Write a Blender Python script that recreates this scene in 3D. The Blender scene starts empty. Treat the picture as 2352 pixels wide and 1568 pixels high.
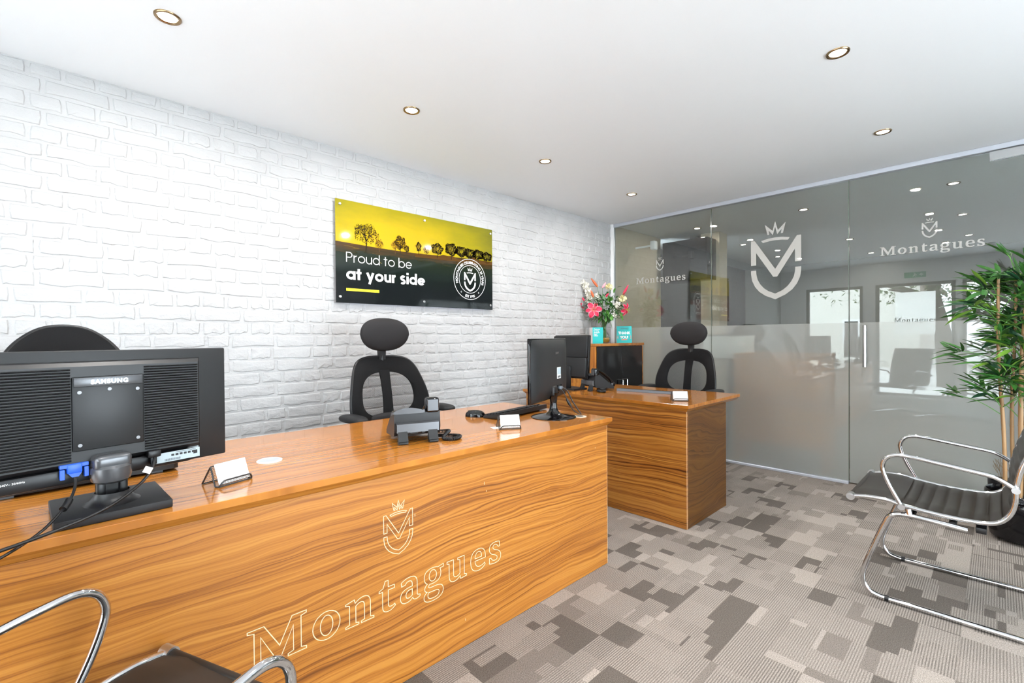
import bpy, bmesh, math, random
from mathutils import Vector, Matrix
random.seed(7)
PI = math.pi
S = bpy.context.scene
COL = S.collection

# ------------------------------------------------------------------ camera, light, exposure
CAM_H = 1.185
yaw, pit, rol = math.radians(46.0115), math.radians(-.4931), math.radians(-.3934)
Fv = Vector((math.cos(yaw)*math.cos(pit), math.sin(yaw)*math.cos(pit), math.sin(pit)))
Rv = Vector((math.sin(yaw), -math.cos(yaw), 0)); Uv = Rv.cross(Fv)
R2 = Rv*math.cos(rol)+Uv*math.sin(rol); U2 = -Rv*math.sin(rol)+Uv*math.cos(rol)
cd = bpy.data.cameras.new('camera'); cam = bpy.data.objects.new('camera', cd); COL.objects.link(cam)
cam.matrix_world = Matrix(((R2.x, U2.x, -Fv.x, 0), (R2.y, U2.y, -Fv.y, 0), (R2.z, U2.z, -Fv.z, CAM_H), (0, 0, 0, 1)))
cd.sensor_width = 36; cd.lens = 1078.03*36/2352; cd.clip_start = .02; cd.clip_end = 200
S.camera = cam

SKY_STRENGTH = 10.5
DOWNLIGHT_W = 8.0
w = bpy.data.worlds.new('overcast_sky'); S.world = w; w.use_nodes = True
wn = w.node_tree; wn.nodes.clear()
bg = wn.nodes.new('ShaderNodeBackground'); wo = wn.nodes.new('ShaderNodeOutputWorld')
bg.inputs[0].default_value = (.84, .93, 1, 1); bg.inputs[1].default_value = SKY_STRENGTH
wn.links.new(bg.outputs[0], wo.inputs[0])

S.view_settings.view_transform = 'Standard'; S.view_settings.look = 'None'
S.view_settings.gamma = 1; S.view_settings.use_curve_mapping = False
S.view_settings.exposure = 0.6
cy = S.cycles
cy.max_bounces = 8; cy.diffuse_bounces = 5; cy.glossy_bounces = 4; cy.transmission_bounces = 6; cy.transparent_max_bounces = 12
cy.caustics_reflective = False; cy.caustics_refractive = False
cy.sample_clamp_indirect = 6; cy.use_denoising = True

# ------------------------------------------------------------------ room numbers (metres)
H = 2.448; YW = 3.039; XG = 4.53; XF = -1.4; YR = -2.6; DT = .765

# ------------------------------------------------------------------ helpers: materials
def pm(name, col, rough=.5, metal=0., coat=0., spec=.5, **k):
    m = bpy.data.materials.new(name); m.use_nodes = True
    b = m.node_tree.nodes['Principled BSDF']
    b.inputs['Base Color'].default_value = (*col, 1); b.inputs['Roughness'].default_value = rough
    b.inputs['Metallic'].default_value = metal; b.inputs['Coat Weight'].default_value = coat
    b.inputs['Coat Roughness'].default_value = .05
    b.inputs['Specular IOR Level'].default_value = spec
    for kk, v in k.items(): b.inputs[kk.replace('_', ' ')].default_value = v
    return m
class NT:
    def __init__(s, m): s.m = m; s.t = m.node_tree; s.n = s.t.nodes; s.b = s.n.get('Principled BSDF'); s.out = s.n.get('Material Output')
    def new(s, ty, **k):
        n = s.n.new(ty)
        for kk, v in k.items(): setattr(n, kk, v)
        return n
    def lk(s, a, b): s.t.links.new(a, b)
    def math(s, op, a, b=None, c=None):
        n = s.n.new('ShaderNodeMath'); n.operation = op
        for i, v in enumerate((a, b, c)):
            if v is None: continue
            if isinstance(v, (int, float)): n.inputs[i].default_value = v
            else: s.lk(v, n.inputs[i])
        return n.outputs[0]
    def ramp(s, fac, stops, interp='LINEAR'):
        n = s.n.new('ShaderNodeValToRGB'); s.lk(fac, n.inputs[0]); cr = n.color_ramp; cr.interpolation = interp
        while len(cr.elements) < len(stops): cr.elements.new(.5)
        for e, (p, c) in zip(cr.elements, stops): e.position = p; e.color = (*c, 1)
        return n.outputs[0]
    def mixc(s, f, a, b, mode='MIX'):
        n = s.n.new('ShaderNodeMix'); n.data_type = 'RGBA'; n.blend_type = mode
        for i, v in ((0, f), (6, a), (7, b)):
            if isinstance(v, (int, float)): n.inputs[i].default_value = v
            elif isinstance(v, tuple): n.inputs[i].default_value = (*v, 1)
            else: s.lk(v, n.inputs[i])
        return n.outputs[2]
    def coords(s, kind='Object', scale=(1, 1, 1), rot=(0, 0, 0)):
        tc = s.n.new('ShaderNodeTexCoord'); mp = s.n.new('ShaderNodeMapping')
        mp.inputs['Scale'].default_value = scale; mp.inputs['Rotation'].default_value = rot
        s.lk(tc.outputs[kind], mp.inputs[0]); return mp.outputs[0]
    def noise(s, v, scale, detail=3, rough=.5, dist=0):
        n = s.n.new('ShaderNodeTexNoise'); n.inputs['Scale'].default_value = scale; n.inputs['Detail'].default_value = detail
        n.inputs['Roughness'].default_value = rough; n.inputs['Distortion'].default_value = dist
        s.lk(v, n.inputs['Vector']); return n.outputs['Fac']
    def bump(s, h, strength=.3, dist=.01):
        n = s.n.new('ShaderNodeBump'); n.inputs['Strength'].default_value = strength; n.inputs['Distance'].default_value = dist
        s.lk(h, n.inputs['Height']); s.lk(n.outputs[0], s.b.inputs['Normal'])

def wood(name, grain='x', across='z', seed=0., rough=.35, coat=0., bright=1., knots=False, con=1., wav=1.):
    """streaky walnut laminate: warped long fibres across one axis"""
    m = pm(name, (.4, .17, .05), rough, coat=coat); t = NT(m)
    tc = t.new('ShaderNodeTexCoord'); sp = t.new('ShaderNodeSeparateXYZ'); t.lk(tc.outputs['Object'], sp.inputs[0])
    g = sp.outputs[grain.upper()]; a = sp.outputs[across.upper()]
    def vec(gx, ax, z=0.):
        c = t.new('ShaderNodeCombineXYZ'); t.lk(t.math('MULTIPLY', g, gx), c.inputs[0])
        if isinstance(ax, (int, float)): t.lk(t.math('MULTIPLY', a, ax), c.inputs[1])
        else: t.lk(ax, c.inputs[1])
        c.inputs[2].default_value = z+seed; return c.outputs[0]
    w1 = t.noise(vec(.55, 1.3), 1.6, 1, .45)
    w2 = t.noise(vec(1.7, 5.5), 1.7, 2, .5)
    a2 = t.math('ADD', a, t.math('ADD', t.math('MULTIPLY', t.math('SUBTRACT', w1, .5), (.20 if not knots else .3)*wav), t.math('MULTIPLY', t.math('SUBTRACT', w2, .5), (.085 if not knots else .13)*wav)))
    f1 = t.noise(vec(.5, t.math('MULTIPLY', a2, 92.)), 1., 3, .6)
    f2 = t.noise(vec(2.5, t.math('MULTIPLY', a2, 260.), 3.), 1., 2, .6)
    f3 = t.noise(vec(.8, t.math('MULTIPLY', a2, 8.), 9.), 1., 2, .5)
    f = t.math('ADD', t.math('ADD', t.math('MULTIPLY', f1, .52), t.math('MULTIPLY', f2, .26)), t.math('MULTIPLY', f3, .22))
    md = (.50, .182, .025)
    cs = [tuple(bright*(m_+(q-m_)*con) for m_, q in zip(md, c_)) for c_ in ((.12, .032, .005), (.29, .090, .012), (.50, .182, .025), (.66, .285, .050))]
    c = t.ramp(f, list(zip((.36, .43, .50, .60), cs)))
    t.lk(c, t.b.inputs['Base Color'])
    return m

# base materials
M = {}
M['black'] = pm('black_plastic', (.007, .007, .008), .36, spec=.4)
M['black_soft'] = pm('black_matte_plastic', (.009, .009, .010), .55, spec=.35)
M['gloss'] = pm('black_gloss', (.004, .004, .005), .06, spec=.45)
M['charcoal'] = pm('charcoal_plastic', (.013, .0135, .0145), .42, spec=.4)
M['chrome'] = pm('chrome', (.66, .66, .67), .055, 1)
M['steel'] = pm('brushed_steel', (.55, .55, .56), .28, 1)
M['alu'] = pm('satin_aluminium', (.62, .65, .72), .35, .6)
M['white'] = pm('white_paint', (.86, .87, .88), .6)
M['paper'] = pm('white_card', (.88, .88, .88), .5)
M['ink'] = pm('dark_ink', (.10, .10, .11), .6)
M['vinyl_white'] = pm('white_vinyl', (.80, .80, .79), .5)
M['sign_white'] = pm('white_print', (.9, .9, .9), .4)
M['yellow'] = pm('yellow_print', (.85, .68, .01), .4)
M['teal'] = pm('teal_card', (.0, .44, .44), .45)
M['coral'] = pm('coral_print', (.85, .16, .10), .5)
M['blue'] = pm('blue_plastic', (.02, .10, .55), .4)
M['leather'] = pm('brown_black_leather', (.022, .0175, .0145), .42, spec=.28)
M['fabric'] = pm('black_fabric', (.009, .009, .0095), .95, spec=.2)
M['cream'] = pm('cream_inlay', (.74, .56, .34), .5)
M['label'] = pm('grey_blue_label', (.38, .46, .50), .5)
M['grey_plastic'] = pm('blue_grey_plastic', (.13, .16, .19), .4)
def _fabric():
    t = NT(M['fabric']); v = t.coords('Object', (900, 900, 900)); t.bump(t.noise(v, 1., 2), .5, .002)
_fabric()

def m_wall():
    m = pm('white_painted_brick', (.86, .865, .875), .62); t = NT(m)
    v = t.coords('Object')
    n = t.noise(t.coords('Object', (1, 1, 2.2)), 22, 5, .62); n2 = t.noise(v, 130, 3, .6)
    t.bump(t.math('ADD', t.math('MULTIPLY', n, 1.), t.math('MULTIPLY', n2, .12)), .55, .011)
    t.lk(t.ramp(t.noise(v, 5, 2), [(.35, (.428, .430, .433)), (.65, (.468, .470, .473))]), t.b.inputs['Base Color'])
    return m
M['brick'] = m_wall()
def m_ceiling():
    m = pm('ceiling_paint', (.80, .81, .825), .5); t = NT(m); v = t.coords('Object')
    t.bump(t.noise(v, 1.1, 2), .15, .05); return m
M['ceiling'] = m_ceiling()
M['wall_paint'] = pm('grey_white_paint', (.80, .81, .83), .6)
M['beige'] = pm('beige_paint', (.55, .47, .36), .6)
M['grey_wall'] = pm('grey_paint', (.32, .32, .31), .6)
M['dark_wall'] = pm('dark_paint', (.08, .08, .08), .5)
M['desk_top'] = wood('walnut_desktop', 'x', 'y', 1.3, .16, .35, .88, False, .45, .5)
M['desk_front'] = wood('walnut_front', 'x', 'z', 2.1, .36, 0, .77, False, .80, .62)
M['desk2_top'] = wood('walnut_desktop_side', 'x', 'y', 4.3, .16, .35, .72, False, .5, .5)
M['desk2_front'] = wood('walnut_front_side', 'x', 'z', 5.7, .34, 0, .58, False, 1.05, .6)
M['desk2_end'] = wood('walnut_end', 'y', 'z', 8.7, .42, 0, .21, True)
M['cab_wood'] = wood('cabinet_wood', 'z', 'x', 6.1, .4, 0, .8)
M['cab_wood_y'] = wood('cabinet_side_wood', 'z', 'y', 6.1, .4, 0, .95)
M['pale_wood'] = wood('pale_oak', 'y', 'z', 3.3, .5, 0, 1.1)

def m_carpet():
    m = pm('carpet_pattern', (.2, .18, .17), .95, spec=.15); t = NT(m)
    g = t.new('ShaderNodeNewGeometry'); sp = t.new('ShaderNodeSeparateXYZ'); t.lk(g.outputs['Position'], sp.inputs[0])
    X, Y = sp.outputs[0], sp.outputs[1]
    # each 0.5 m tile shifts its own pattern
    ti = t.math('FLOOR', t.math('DIVIDE', t.math('ADD', X, .3), .5)); tj = t.math('FLOOR', t.math('DIVIDE', t.math('ADD', Y, .4), .5))
    def cell(sx, sy, ox, oy, seed):
        c = t.new('ShaderNodeCombineXYZ')
        t.lk(t.math('ADD', t.math('FLOOR', t.math('DIVIDE', t.math('ADD', X, ox), sx)), t.math('MULTIPLY', ti, 7.3)), c.inputs[0])
        t.lk(t.math('ADD', t.math('FLOOR', t.math('DIVIDE', t.math('ADD', Y, oy), sy)), t.math('MULTIPLY', tj, 3.7)), c.inputs[1])
        c.inputs[2].default_value = seed
        w_ = t.new('ShaderNodeTexWhiteNoise', noise_dimensions='3D'); t.lk(c.outputs[0], w_.inputs[0]); return w_
    A = cell(.1667, .125, .3, .4, 1.); B = cell(.125, .1, .21, .4, 2.); Cc = cell(.0833, .0625, .3, .37, 3.); D = cell(.19, .05, .25, .36, 4.)
    def sel(cond_w, thr, a, b):   # cond>thr -> b else a
        return t.mixc(t.math('GREATER_THAN', cond_w.outputs['Value'], thr), a, b)
    col = sel(B, .72, A.outputs['Color'], B.outputs['Color'])
    col = sel(D, .86, col, D.outputs['Color'])
    col = sel(Cc, .92, col, Cc.outputs['Color'])
    sc = t.new('ShaderNodeSeparateColor'); t.lk(col, sc.inputs[0])
    r = sc.outputs[0]; st = sc.outputs[1]
    tone = t.ramp(r, [(0., (.122, .104, .089)), (.28, (.335, .290, .254)), (.50, (.195, .166, .144)), (.60, (.305, .264, .231))], 'CONSTANT')
    stripe = t.math('GREATER_THAN', t.math('SINE', t.math('MULTIPLY', Y, 2*PI/.0085)), .1)
    amt = t.math('MULTIPLY', stripe, t.math('MULTIPLY', t.math('GREATER_THAN', r, .60), t.math('ADD', .35, t.math('MULTIPLY', st, .35))))
    base = t.mixc(amt, tone, (.085, .072, .062))
    nz = t.noise(g.outputs['Position'], 260, 2, .6)
    base = t.mixc(.8, base, t.ramp(nz, [(.3, (.25, .25, .25)), (.7, (.75, .75, .75))]), 'OVERLAY')
    t.lk(base, t.b.inputs['Base Color'])
    t.bump(t.math('ADD', nz, t.math('MULTIPLY', stripe, -.6)), .6, .004)
    return m
M['carpet'] = m_carpet()

def m_glass(name, film=0., ior=1.9, tint=(.90, .93, .92), dcol=(.50, .51, .49)):
    """glass that lets light straight through plus a clear mirror reflection; film = share hidden by frosted vinyl"""
    m = bpy.data.materials.new(name); m.use_nodes = True; t = NT(m); t.n.clear()
    out = t.new('ShaderNodeOutputMaterial'); tr = t.new('ShaderNodeBsdfTransparent'); tr.inputs[0].default_value = (*tint, 1)
    gl = t.new('ShaderNodeBsdfGlossy'); gl.inputs['Roughness'].default_value = 0.0 if not film else .02
    gm = t.new('ShaderNodeNewGeometry'); dt = t.new('ShaderNodeVectorMath', operation='DOT_PRODUCT'); t.lk(gm.outputs['Normal'], dt.inputs[0]); t.lk(gm.outputs['Incoming'], dt.inputs[1])
    f0 = ((ior-1)/(ior+1))**2
    fr_o = t.math('ADD', f0, t.math('MULTIPLY', 1-f0, t.math('POWER', t.math('SUBTRACT', 1., t.math('MINIMUM', t.math('ABSOLUTE', dt.outputs['Value']), 1.)), 5.)))
    body = tr.outputs[0]
    if film:
        df = t.new('ShaderNodeBsdfDiffuse'); df.inputs[0].default_value = (*dcol, 1)
        tl = t.new('ShaderNodeBsdfTranslucent'); tl.inputs[0].default_value = (.6, .61, .59, 1)
        mx = t.new('ShaderNodeMixShader'); mx.inputs[0].default_value = .35; t.lk(df.outputs[0], mx.inputs[1]); t.lk(tl.outputs[0], mx.inputs[2])
        m2 = t.new('ShaderNodeMixShader'); m2.inputs[0].default_value = film; t.lk(tr.outputs[0], m2.inputs[1]); t.lk(mx.outputs[0], m2.inputs[2])
        body = m2.outputs[0]
    m3 = t.new('ShaderNodeMixShader'); t.lk(fr_o, m3.inputs[0]); t.lk(body, m3.inputs[1]); t.lk(gl.outputs[0], m3.inputs[2])
    t.lk(m3.outputs[0], out.inputs[0]); return m
M['glass'] = m_glass('partition_glass', 0, 1.85)
M['window_glass'] = m_glass('window_glass', 0, 1.45, (.97, .98, .98))
M['frost'] = m_glass('frosted_film', .46, 1.6, dcol=(.62, .63, .61))
M['etch'] = m_glass('etched_white_film', .90, 1.2, dcol=(.62, .61, .58)); M['etch_thin'] = m_glass('thin_etched_film', .62, 1.2, dcol=(.62, .61, .59))
def m_emit(name, col, s):
    m = bpy.data.materials.new(name); m.use_nodes = True; t = NT(m); t.n.clear()
    o = t.new('ShaderNodeOutputMaterial'); e = t.new('ShaderNodeEmission'); e.inputs[0].default_value = (*col, 1); e.inputs[1].default_value = s
    t.lk(e.outputs[0], o.inputs[0]); return m
M['lamp'] = m_emit('lamp_face', (1, .86, .62), 22)
M['lamp_cool'] = m_emit('lamp_face_back', (1, .93, .80), 22)
M['led'] = m_emit('led_strip', (.72, .76, 1), 5.)

# ------------------------------------------------------------------ helpers: geometry
def cr(pts, n=6, closed=False):
    """Catmull-Rom through points"""
    P = [Vector(p) for p in pts]; out = []; N = len(P)
    rng = range(N) if closed else range(N-1)
    for i in rng:
        p0 = P[(i-1) % N] if closed or i > 0 else P[0]; p1 = P[i]; p2 = P[(i+1) % N]
        p3 = P[(i+2) % N] if closed or i+2 < N else P[-1]
        for k in range(n):
            u = k/n
            out.append(.5*((2*p1)+(-p0+p2)*u+(2*p0-5*p1+4*p2-p3)*u*u+(-p0+3*p1-3*p2+p3)*u**3))
    if not closed: out.append(P[-1])
    return out
def fillet(pts, r, n=6):
    P = [Vector(p) for p in pts]; out = [P[0]]
    for i in range(1, len(P)-1):
        a, b, c = P[i-1], P[i], P[i+1]; d1 = (a-b); d2 = (c-b)
        rr = min(r, d1.length*.48, d2.length*.48)
        s, e = b+d1.normalized()*rr, b+d2.normalized()*rr
        for k in range(n+1):
            u = k/n; out.append(s*(1-u)**2+b*2*u*(1-u)+e*u*u)
    out.append(P[-1]); return out
class G:
    """collects faces in a bmesh"""
    def __init__(s): s.b = bmesh.new()
    def poly(s, vs, fs):
        V = [s.b.verts.new(v) for v in vs]
        for f in fs:
            try: s.b.faces.new([V[i] for i in f])
            except ValueError: pass
        return V
    def box(s, x0, x1, y0, y1, z0, z1, bev=0, seg=2, mat=None):
        r = bmesh.ops.create_cube(s.b, size=1)
        T = Matrix.Translation(((x0+x1)/2, (y0+y1)/2, (z0+z1)/2)) @ Matrix.Diagonal((abs(x1-x0), abs(y1-y0), abs(z1-z0), 1))
        bmesh.ops.transform(s.b, matrix=T, verts=r['verts'])
        vs = r['verts']
        if bev:
            es = list({e for v in vs for e in v.link_edges})
            rb = bmesh.ops.bevel(s.b, geom=es, offset=bev, segments=seg, affect='EDGES', profile=.5)
            vs = list({v for f in rb['faces'] for v in f.verts})
            vs = s._island(vs[0])
        if mat is not None: bmesh.ops.transform(s.b, matrix=mat, verts=vs)
        return s
    def _island(s, v):
        seen = {v}; st = [v]
        while st:
            a = st.pop()
            for e in a.link_edges:
                o = e.other_vert(a)
                if o not in seen: seen.add(o); st.append(o)
        return list(seen)
    def tube(s, path, r, n=10, closed=False, cap=True, flat=None):
        P = [Vector(p) for p in path]; N = len(P); rings = []
        up = None
        for i, p in enumerate(P):
            if closed: t = (P[(i+1) % N]-P[i-1]).normalized()
            else: t = (P[min(i+1, N-1)]-P[max(i-1, 0)]).normalized()
            if up is None: up = Vector((0, 0, 1)) if abs(t.z) < .9 else Vector((1, 0, 0))
            up = (up-t*up.dot(t)).normalized(); sd = t.cross(up)
            rr = r(i/(N-1)) if callable(r) else r
            ru = rr if flat is None else rr*flat
            rings.append([s.b.verts.new(p+sd*math.cos(2*PI*k/n)*rr+up*math.sin(2*PI*k/n)*ru) for k in range(n)])
        for i in range(N if closed else N-1):
            a, b = rings[i], rings[(i+1) % N]
            for k in range(n): s.b.faces.new((a[k], a[(k+1) % n], b[(k+1) % n], b[k]))
        if cap and not closed:
            s.b.faces.new(rings[0][::-1]); s.b.faces.new(rings[-1])
        return s
    def lathe(s, prof, c=(0, 0, 0), n=24, cap=True):
        rings = []
        for (r, z) in prof:
            rings.append([s.b.verts.new((c[0]+r*math.cos(2*PI*k/n), c[1]+r*math.sin(2*PI*k/n), c[2]+z)) for k in range(n)])
        for a, b in zip(rings, rings[1:]):
            for k in range(n): s.b.faces.new((a[k], a[(k+1) % n], b[(k+1) % n], b[k]))
        if cap: s.b.faces.new(rings[0][::-1]); s.b.faces.new(rings[-1])
        return s
    def prism(s, poly, f0, f1):
        """poly: 2D points; f0/f1 map (u,v)->3D for both faces"""
        a = [s.b.verts.new(f0(*p)) for p in poly]; b = [s.b.verts.new(f1(*p)) for p in poly]; n = len(poly)
        s.b.faces.new(a[::-1]); s.b.faces.new(b)
        for i in range(n): s.b.faces.new((a[i], a[(i+1) % n], b[(i+1) % n], b[i]))
        return s
    def grid(s, f, nu, nv, closed_u=False):
        V = [[s.b.verts.new(f(i/nu, j/nv)) for i in range(nu if closed_u else nu+1)] for j in range(nv+1)]
        w_ = len(V[0])
        for j in range(nv):
            for i in range(w_ if closed_u else w_-1):
                s.b.faces.new((V[j][i], V[j][(i+1) % w_], V[j+1][(i+1) % w_], V[j+1][i]))
        return V
    def ellipsoid(s, c, r, nu=16, nv=10, e=1., shape=None):
        def f(u, v):
            th = 2*PI*u; ph = PI*(v-.5)
            sg = lambda q, p: math.copysign(abs(q)**p, q)
            x = sg(math.cos(th), e)*sg(math.cos(ph), e); y = sg(math.sin(th), e)*sg(math.cos(ph), e); z = sg(math.sin(ph), e)
            p = Vector((x*r[0], y*r[1], z*r[2]))
            if shape: p = shape(p)
            return p+Vector(c)
        s.grid(f, nu, nv, True); return s
    def xf(s, m): bmesh.ops.transform(s.b, matrix=m, verts=s.b.verts); return s
def obj(name, g, mat, parent=None, smooth=30, merge=0, **props):
    me = bpy.data.meshes.new(name)
    if merge: bmesh.ops.remove_doubles(g.b, verts=g.b.verts, dist=merge)
    bmesh.ops.recalc_face_normals(g.b, faces=g.b.faces)
    g.b.to_mesh(me); g.b.free(); me.materials.append(M[mat] if isinstance(mat, str) else mat)
    if smooth:
        me.shade_smooth(); me.set_sharp_from_angle(angle=math.radians(smooth))
    o = bpy.data.objects.new(name, me); COL.objects.link(o)
    if parent is not None: o.parent = parent
    for k, v in props.items(): o[k] = v
    return o
def thing(name, label, cat, loc=(0, 0, 0), rz=0., group=None):
    o = bpy.data.objects.new(name, None); COL.objects.link(o); o.empty_display_size = .1
    o.location = loc; o.rotation_euler = (0, 0, rz); o['label'] = label; o['category'] = cat
    if group: o['group'] = group
    return o
def kids(o): return [c for c in COL.objects if c.parent == o]
def dup(root, loc, rz, label, group=None):
    r = root.copy(); COL.objects.link(r); r.location = loc; r.rotation_euler = (0, 0, rz); r['label'] = label
    if group: r['group'] = group
    for ch in kids(root):
        c = ch.copy(); COL.objects.link(c); c.parent = r
        for gch in kids(ch):
            d = gch.copy(); COL.objects.link(d); d.parent = c
    return r
def struct(name, g, mat, parent=None, smooth=0):
    o = obj(name, g, mat, parent, smooth)
    if parent is None: o['kind'] = 'structure'
    return o
def area(name, loc, size, W, col, rot=(0, 0, 0), spread=None):
    l = bpy.data.lights.new(name, 'AREA'); l.shape = 'DISK'; l.size = size; l.energy = W; l.color = col
    if spread: l.spread = spread
    o = bpy.data.objects.new(name, l); COL.objects.link(o); o.location = loc; o.rotation_euler = rot; return o

# ---- serif lettering outlines (x-height = 1): L = line point, Q = control + end
GL = {
 'M': (1.92, [[(0,0),(.58,0),(.58,.08),(.40,.13),(.40,1.06),(.90,.03),(1.0,.03),(1.44,1.04),(1.44,.13),(1.26,.08),(1.26,0),(1.88,0),(1.88,.08),(1.70,.13),(1.70,1.27),(1.88,1.32),(1.88,1.4),(1.40,1.4),(.99,.52),(.50,1.4),(0,1.4),(0,1.32),(.20,1.27),(.20,.13),(0,.08)]]),
 'o': (1.10, ['E.53,.5,.5,.53', 'E.53,.5,.23,.38']),
 'n': (1.22, [[(.38,.88),'Q.55,1.03,.72,1.03','Q1.0,1.03,1.0,.68',(1.0,.11),(1.14,.07),(1.14,0),(.62,0),(.62,.07),(.75,.11),(.75,.66),'Q.75,.85,.61,.85','Q.50,.85,.40,.76',(.40,.11),(.52,.07),(.52,0),(0,0),(0,.07),(.15,.11),(.15,.85),(0,.90),(0,.96),(.34,1.03)]]),
 't': (.76, [[(.15,.86),(0,.86),(0,.93),(.17,1.0),(.27,1.27),(.40,1.27),(.40,1.0),(.68,1.0),(.68,.86),(.40,.86),(.40,.28),'Q.40,.14,.52,.14','Q.62,.14,.68,.19',(.72,.11),'Q.58,-.03,.40,-.03','Q.15,-.03,.15,.22']]),
 'a': (1.02, [[(.10,.74),(.08,.90),'Q.26,1.03,.50,1.03','Q.84,1.03,.84,.70',(.84,.18),'Q.84,.13,.90,.12',(.98,.10),(.98,.03),'Q.88,-.03,.78,-.03','Q.65,-.03,.62,.10','Q.50,-.03,.32,-.03','Q.04,-.03,.04,.25','Q.04,.58,.50,.60',(.60,.60),(.60,.70),'Q.60,.87,.44,.87','Q.33,.87,.28,.76'],
            [(.60,.48),(.50,.48),'Q.30,.46,.30,.29','Q.30,.14,.42,.14','Q.53,.14,.60,.22']]),
 'g': (1.06, [[(1.02,1.03),(1.02,.90),(.84,.88),'Q.88,.78,.88,.68','Q.88,.32,.44,.32','Q.36,.32,.30,.34','Q.24,.28,.24,.24','Q.24,.17,.36,.17',(.62,.17),'Q1.0,.17,1.0,-.12','Q1.0,-.46,.46,-.46','Q.0,-.46,.0,-.2','Q0,-.06,.16,.02','Q.04,.08,.04,.18','Q.04,.30,.18,.38','Q.02,.48,.02,.68','Q.02,1.03,.46,1.03','Q.62,1.03,.72,.97'],
            'E.46,.68,.19,.25', [(.24,-.02),(.60,-.04),'Q.78,-.05,.78,-.15','Q.78,-.34,.50,-.34','Q.20,-.34,.20,-.16','Q.20,-.08,.24,-.02']]),
 'u': (1.18, [[(0,1.0),(.36,1.0),(.36,.34),'Q.36,.15,.50,.15','Q.62,.15,.72,.24',(.72,.87),(.60,.91),(.60,1.0),(.97,1.0),(.97,.12),(1.1,.07),(1.1,0),(.76,-.03),(.73,.12),'Q.58,-.03,.40,-.03','Q.12,-.03,.12,.30',(.12,.87),(0,.91)]]),
 'e': (.98, [[(.92,.48),(.28,.48),'Q.30,.15,.58,.15','Q.74,.15,.86,.24',(.90,.15),'Q.74,-.03,.50,-.03','Q.02,-.03,.02,.50','Q.02,1.03,.50,1.03','Q.94,1.03,.92,.48'],
            [(.28,.60),(.68,.60),'Q.68,.89,.49,.89','Q.30,.89,.28,.60']]),
 's': (.82, [[(.04,.03),(.04,.30),(.14,.30),'Q.22,.11,.40,.11','Q.54,.11,.54,.22','Q.54,.32,.34,.40','Q.04,.52,.04,.74','Q.04,1.03,.42,1.03','Q.58,1.03,.70,.98',(.70,.74),(.61,.74),'Q.54,.90,.40,.90','Q.27,.90,.27,.79','Q.27,.69,.48,.61','Q.78,.50,.78,.27','Q.78,-.03,.40,-.03','Q.20,-.03,.04,.03']]),
}
def contour(c):
    if isinstance(c, str):
        x, y, a, b = map(float, c[1:].split(','))
        return [(x+a*math.cos(2*PI*k/28), y+b*math.sin(2*PI*k/28)) for k in range(28)]
    out = []
    for q in c:
        if isinstance(q, str):
            cx, cy_, ex, ey = map(float, q[1:].split(',')); sx, sy = out[-1]
            for k in range(1, 7):
                u = k/6; out.append((sx*(1-u)**2+2*cx*u*(1-u)+ex*u*u, sy*(1-u)**2+2*cy_*u*(1-u)+ey*u*u))
        else: out.append(q)
    if math.dist(out[0], out[-1]) < 1e-6: out.pop()
    return out
def serif(text, track=.06):
    """list of glyphs, each a list of contours, plus total width"""
    x = 0; res = []
    for ch in text:
        wd, cs = GL[ch]; res.append([[(px+x, py) for px, py in contour(c)] for c in cs]); x += wd+track
    return res, x-track
# emblem (width 1): letter strokes, cup, band, crown
EMB = [
 [(-.5,1.335),(-.42,1.335),(0,.665),(.42,1.335),(.5,1.335),(.5,.783),(.385,.783),(.385,1.06),(.04,.495),(-.04,.495),(-.39,1.06),(-.39,.783),(-.5,.783)],
 [(-.5,.668),(-.5,.60),(-.48,.45),(-.42,.31),(-.33,.19),(-.2,.09),(0,0),(.2,.09),(.33,.19),(.42,.31),(.48,.45),(.5,.60),(.5,.668),(.39,.668),(.385,.58),(.36,.46),(.31,.36),(.235,.265),(.14,.19),(0,.125),(-.14,.19),(-.235,.265),(-.31,.36),(-.36,.46),(-.385,.58),(-.39,.668)],
 [(-.285,1.315),(-.25,1.265),(-.13,1.285),(0,1.292),(.13,1.285),(.25,1.265),(.285,1.315),(.14,1.345),(0,1.353),(-.14,1.345)],
 [(-.21,1.665),(-.155,1.428),(-.115,1.428),(-.13,1.52),(-.045,1.415),(0,1.58),(.04,1.415),(.125,1.52),(.112,1.428),(.152,1.428),(.21,1.665),(.055,1.505),(0,1.713),(-.052,1.505)],
]
def flat_curve(name, contours, f, depth, mat, parent, **props):
    """filled 2D contours (holes even-odd) as a thin solid; f maps (u,v,w) -> 3D"""
    cu = bpy.data.curves.new(name, 'CURVE'); cu.dimensions = '2D'; cu.fill_mode = 'BOTH'; cu.extrude = .5
    for c in contours:
        sp = cu.splines.new('POLY'); sp.points.add(len(c)-1); sp.use_cyclic_u = True
        for p, q in zip(sp.points, c): p.co = (q[0], q[1], 0, 1)
    o = bpy.data.objects.new(name, cu); COL.objects.link(o)
    dg = bpy.context.evaluated_depsgraph_get(); me = bpy.data.meshes.new_from_object(o.evaluated_get(dg))
    bpy.data.objects.remove(o); bpy.data.curves.remove(cu)
    me.transform(Matrix.Identity(4))
    for v in me.vertices:
        v.co = f(v.co.x, v.co.y, depth if v.co.z > 0 else 0)
    me.materials.clear(); me.materials.append(M[mat]); me.name = name
    o = bpy.data.objects.new(name, me); COL.objects.link(o)
    if parent is not None: o.parent = parent
    for k, v in props.items(): o[k] = v
    return o
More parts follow.
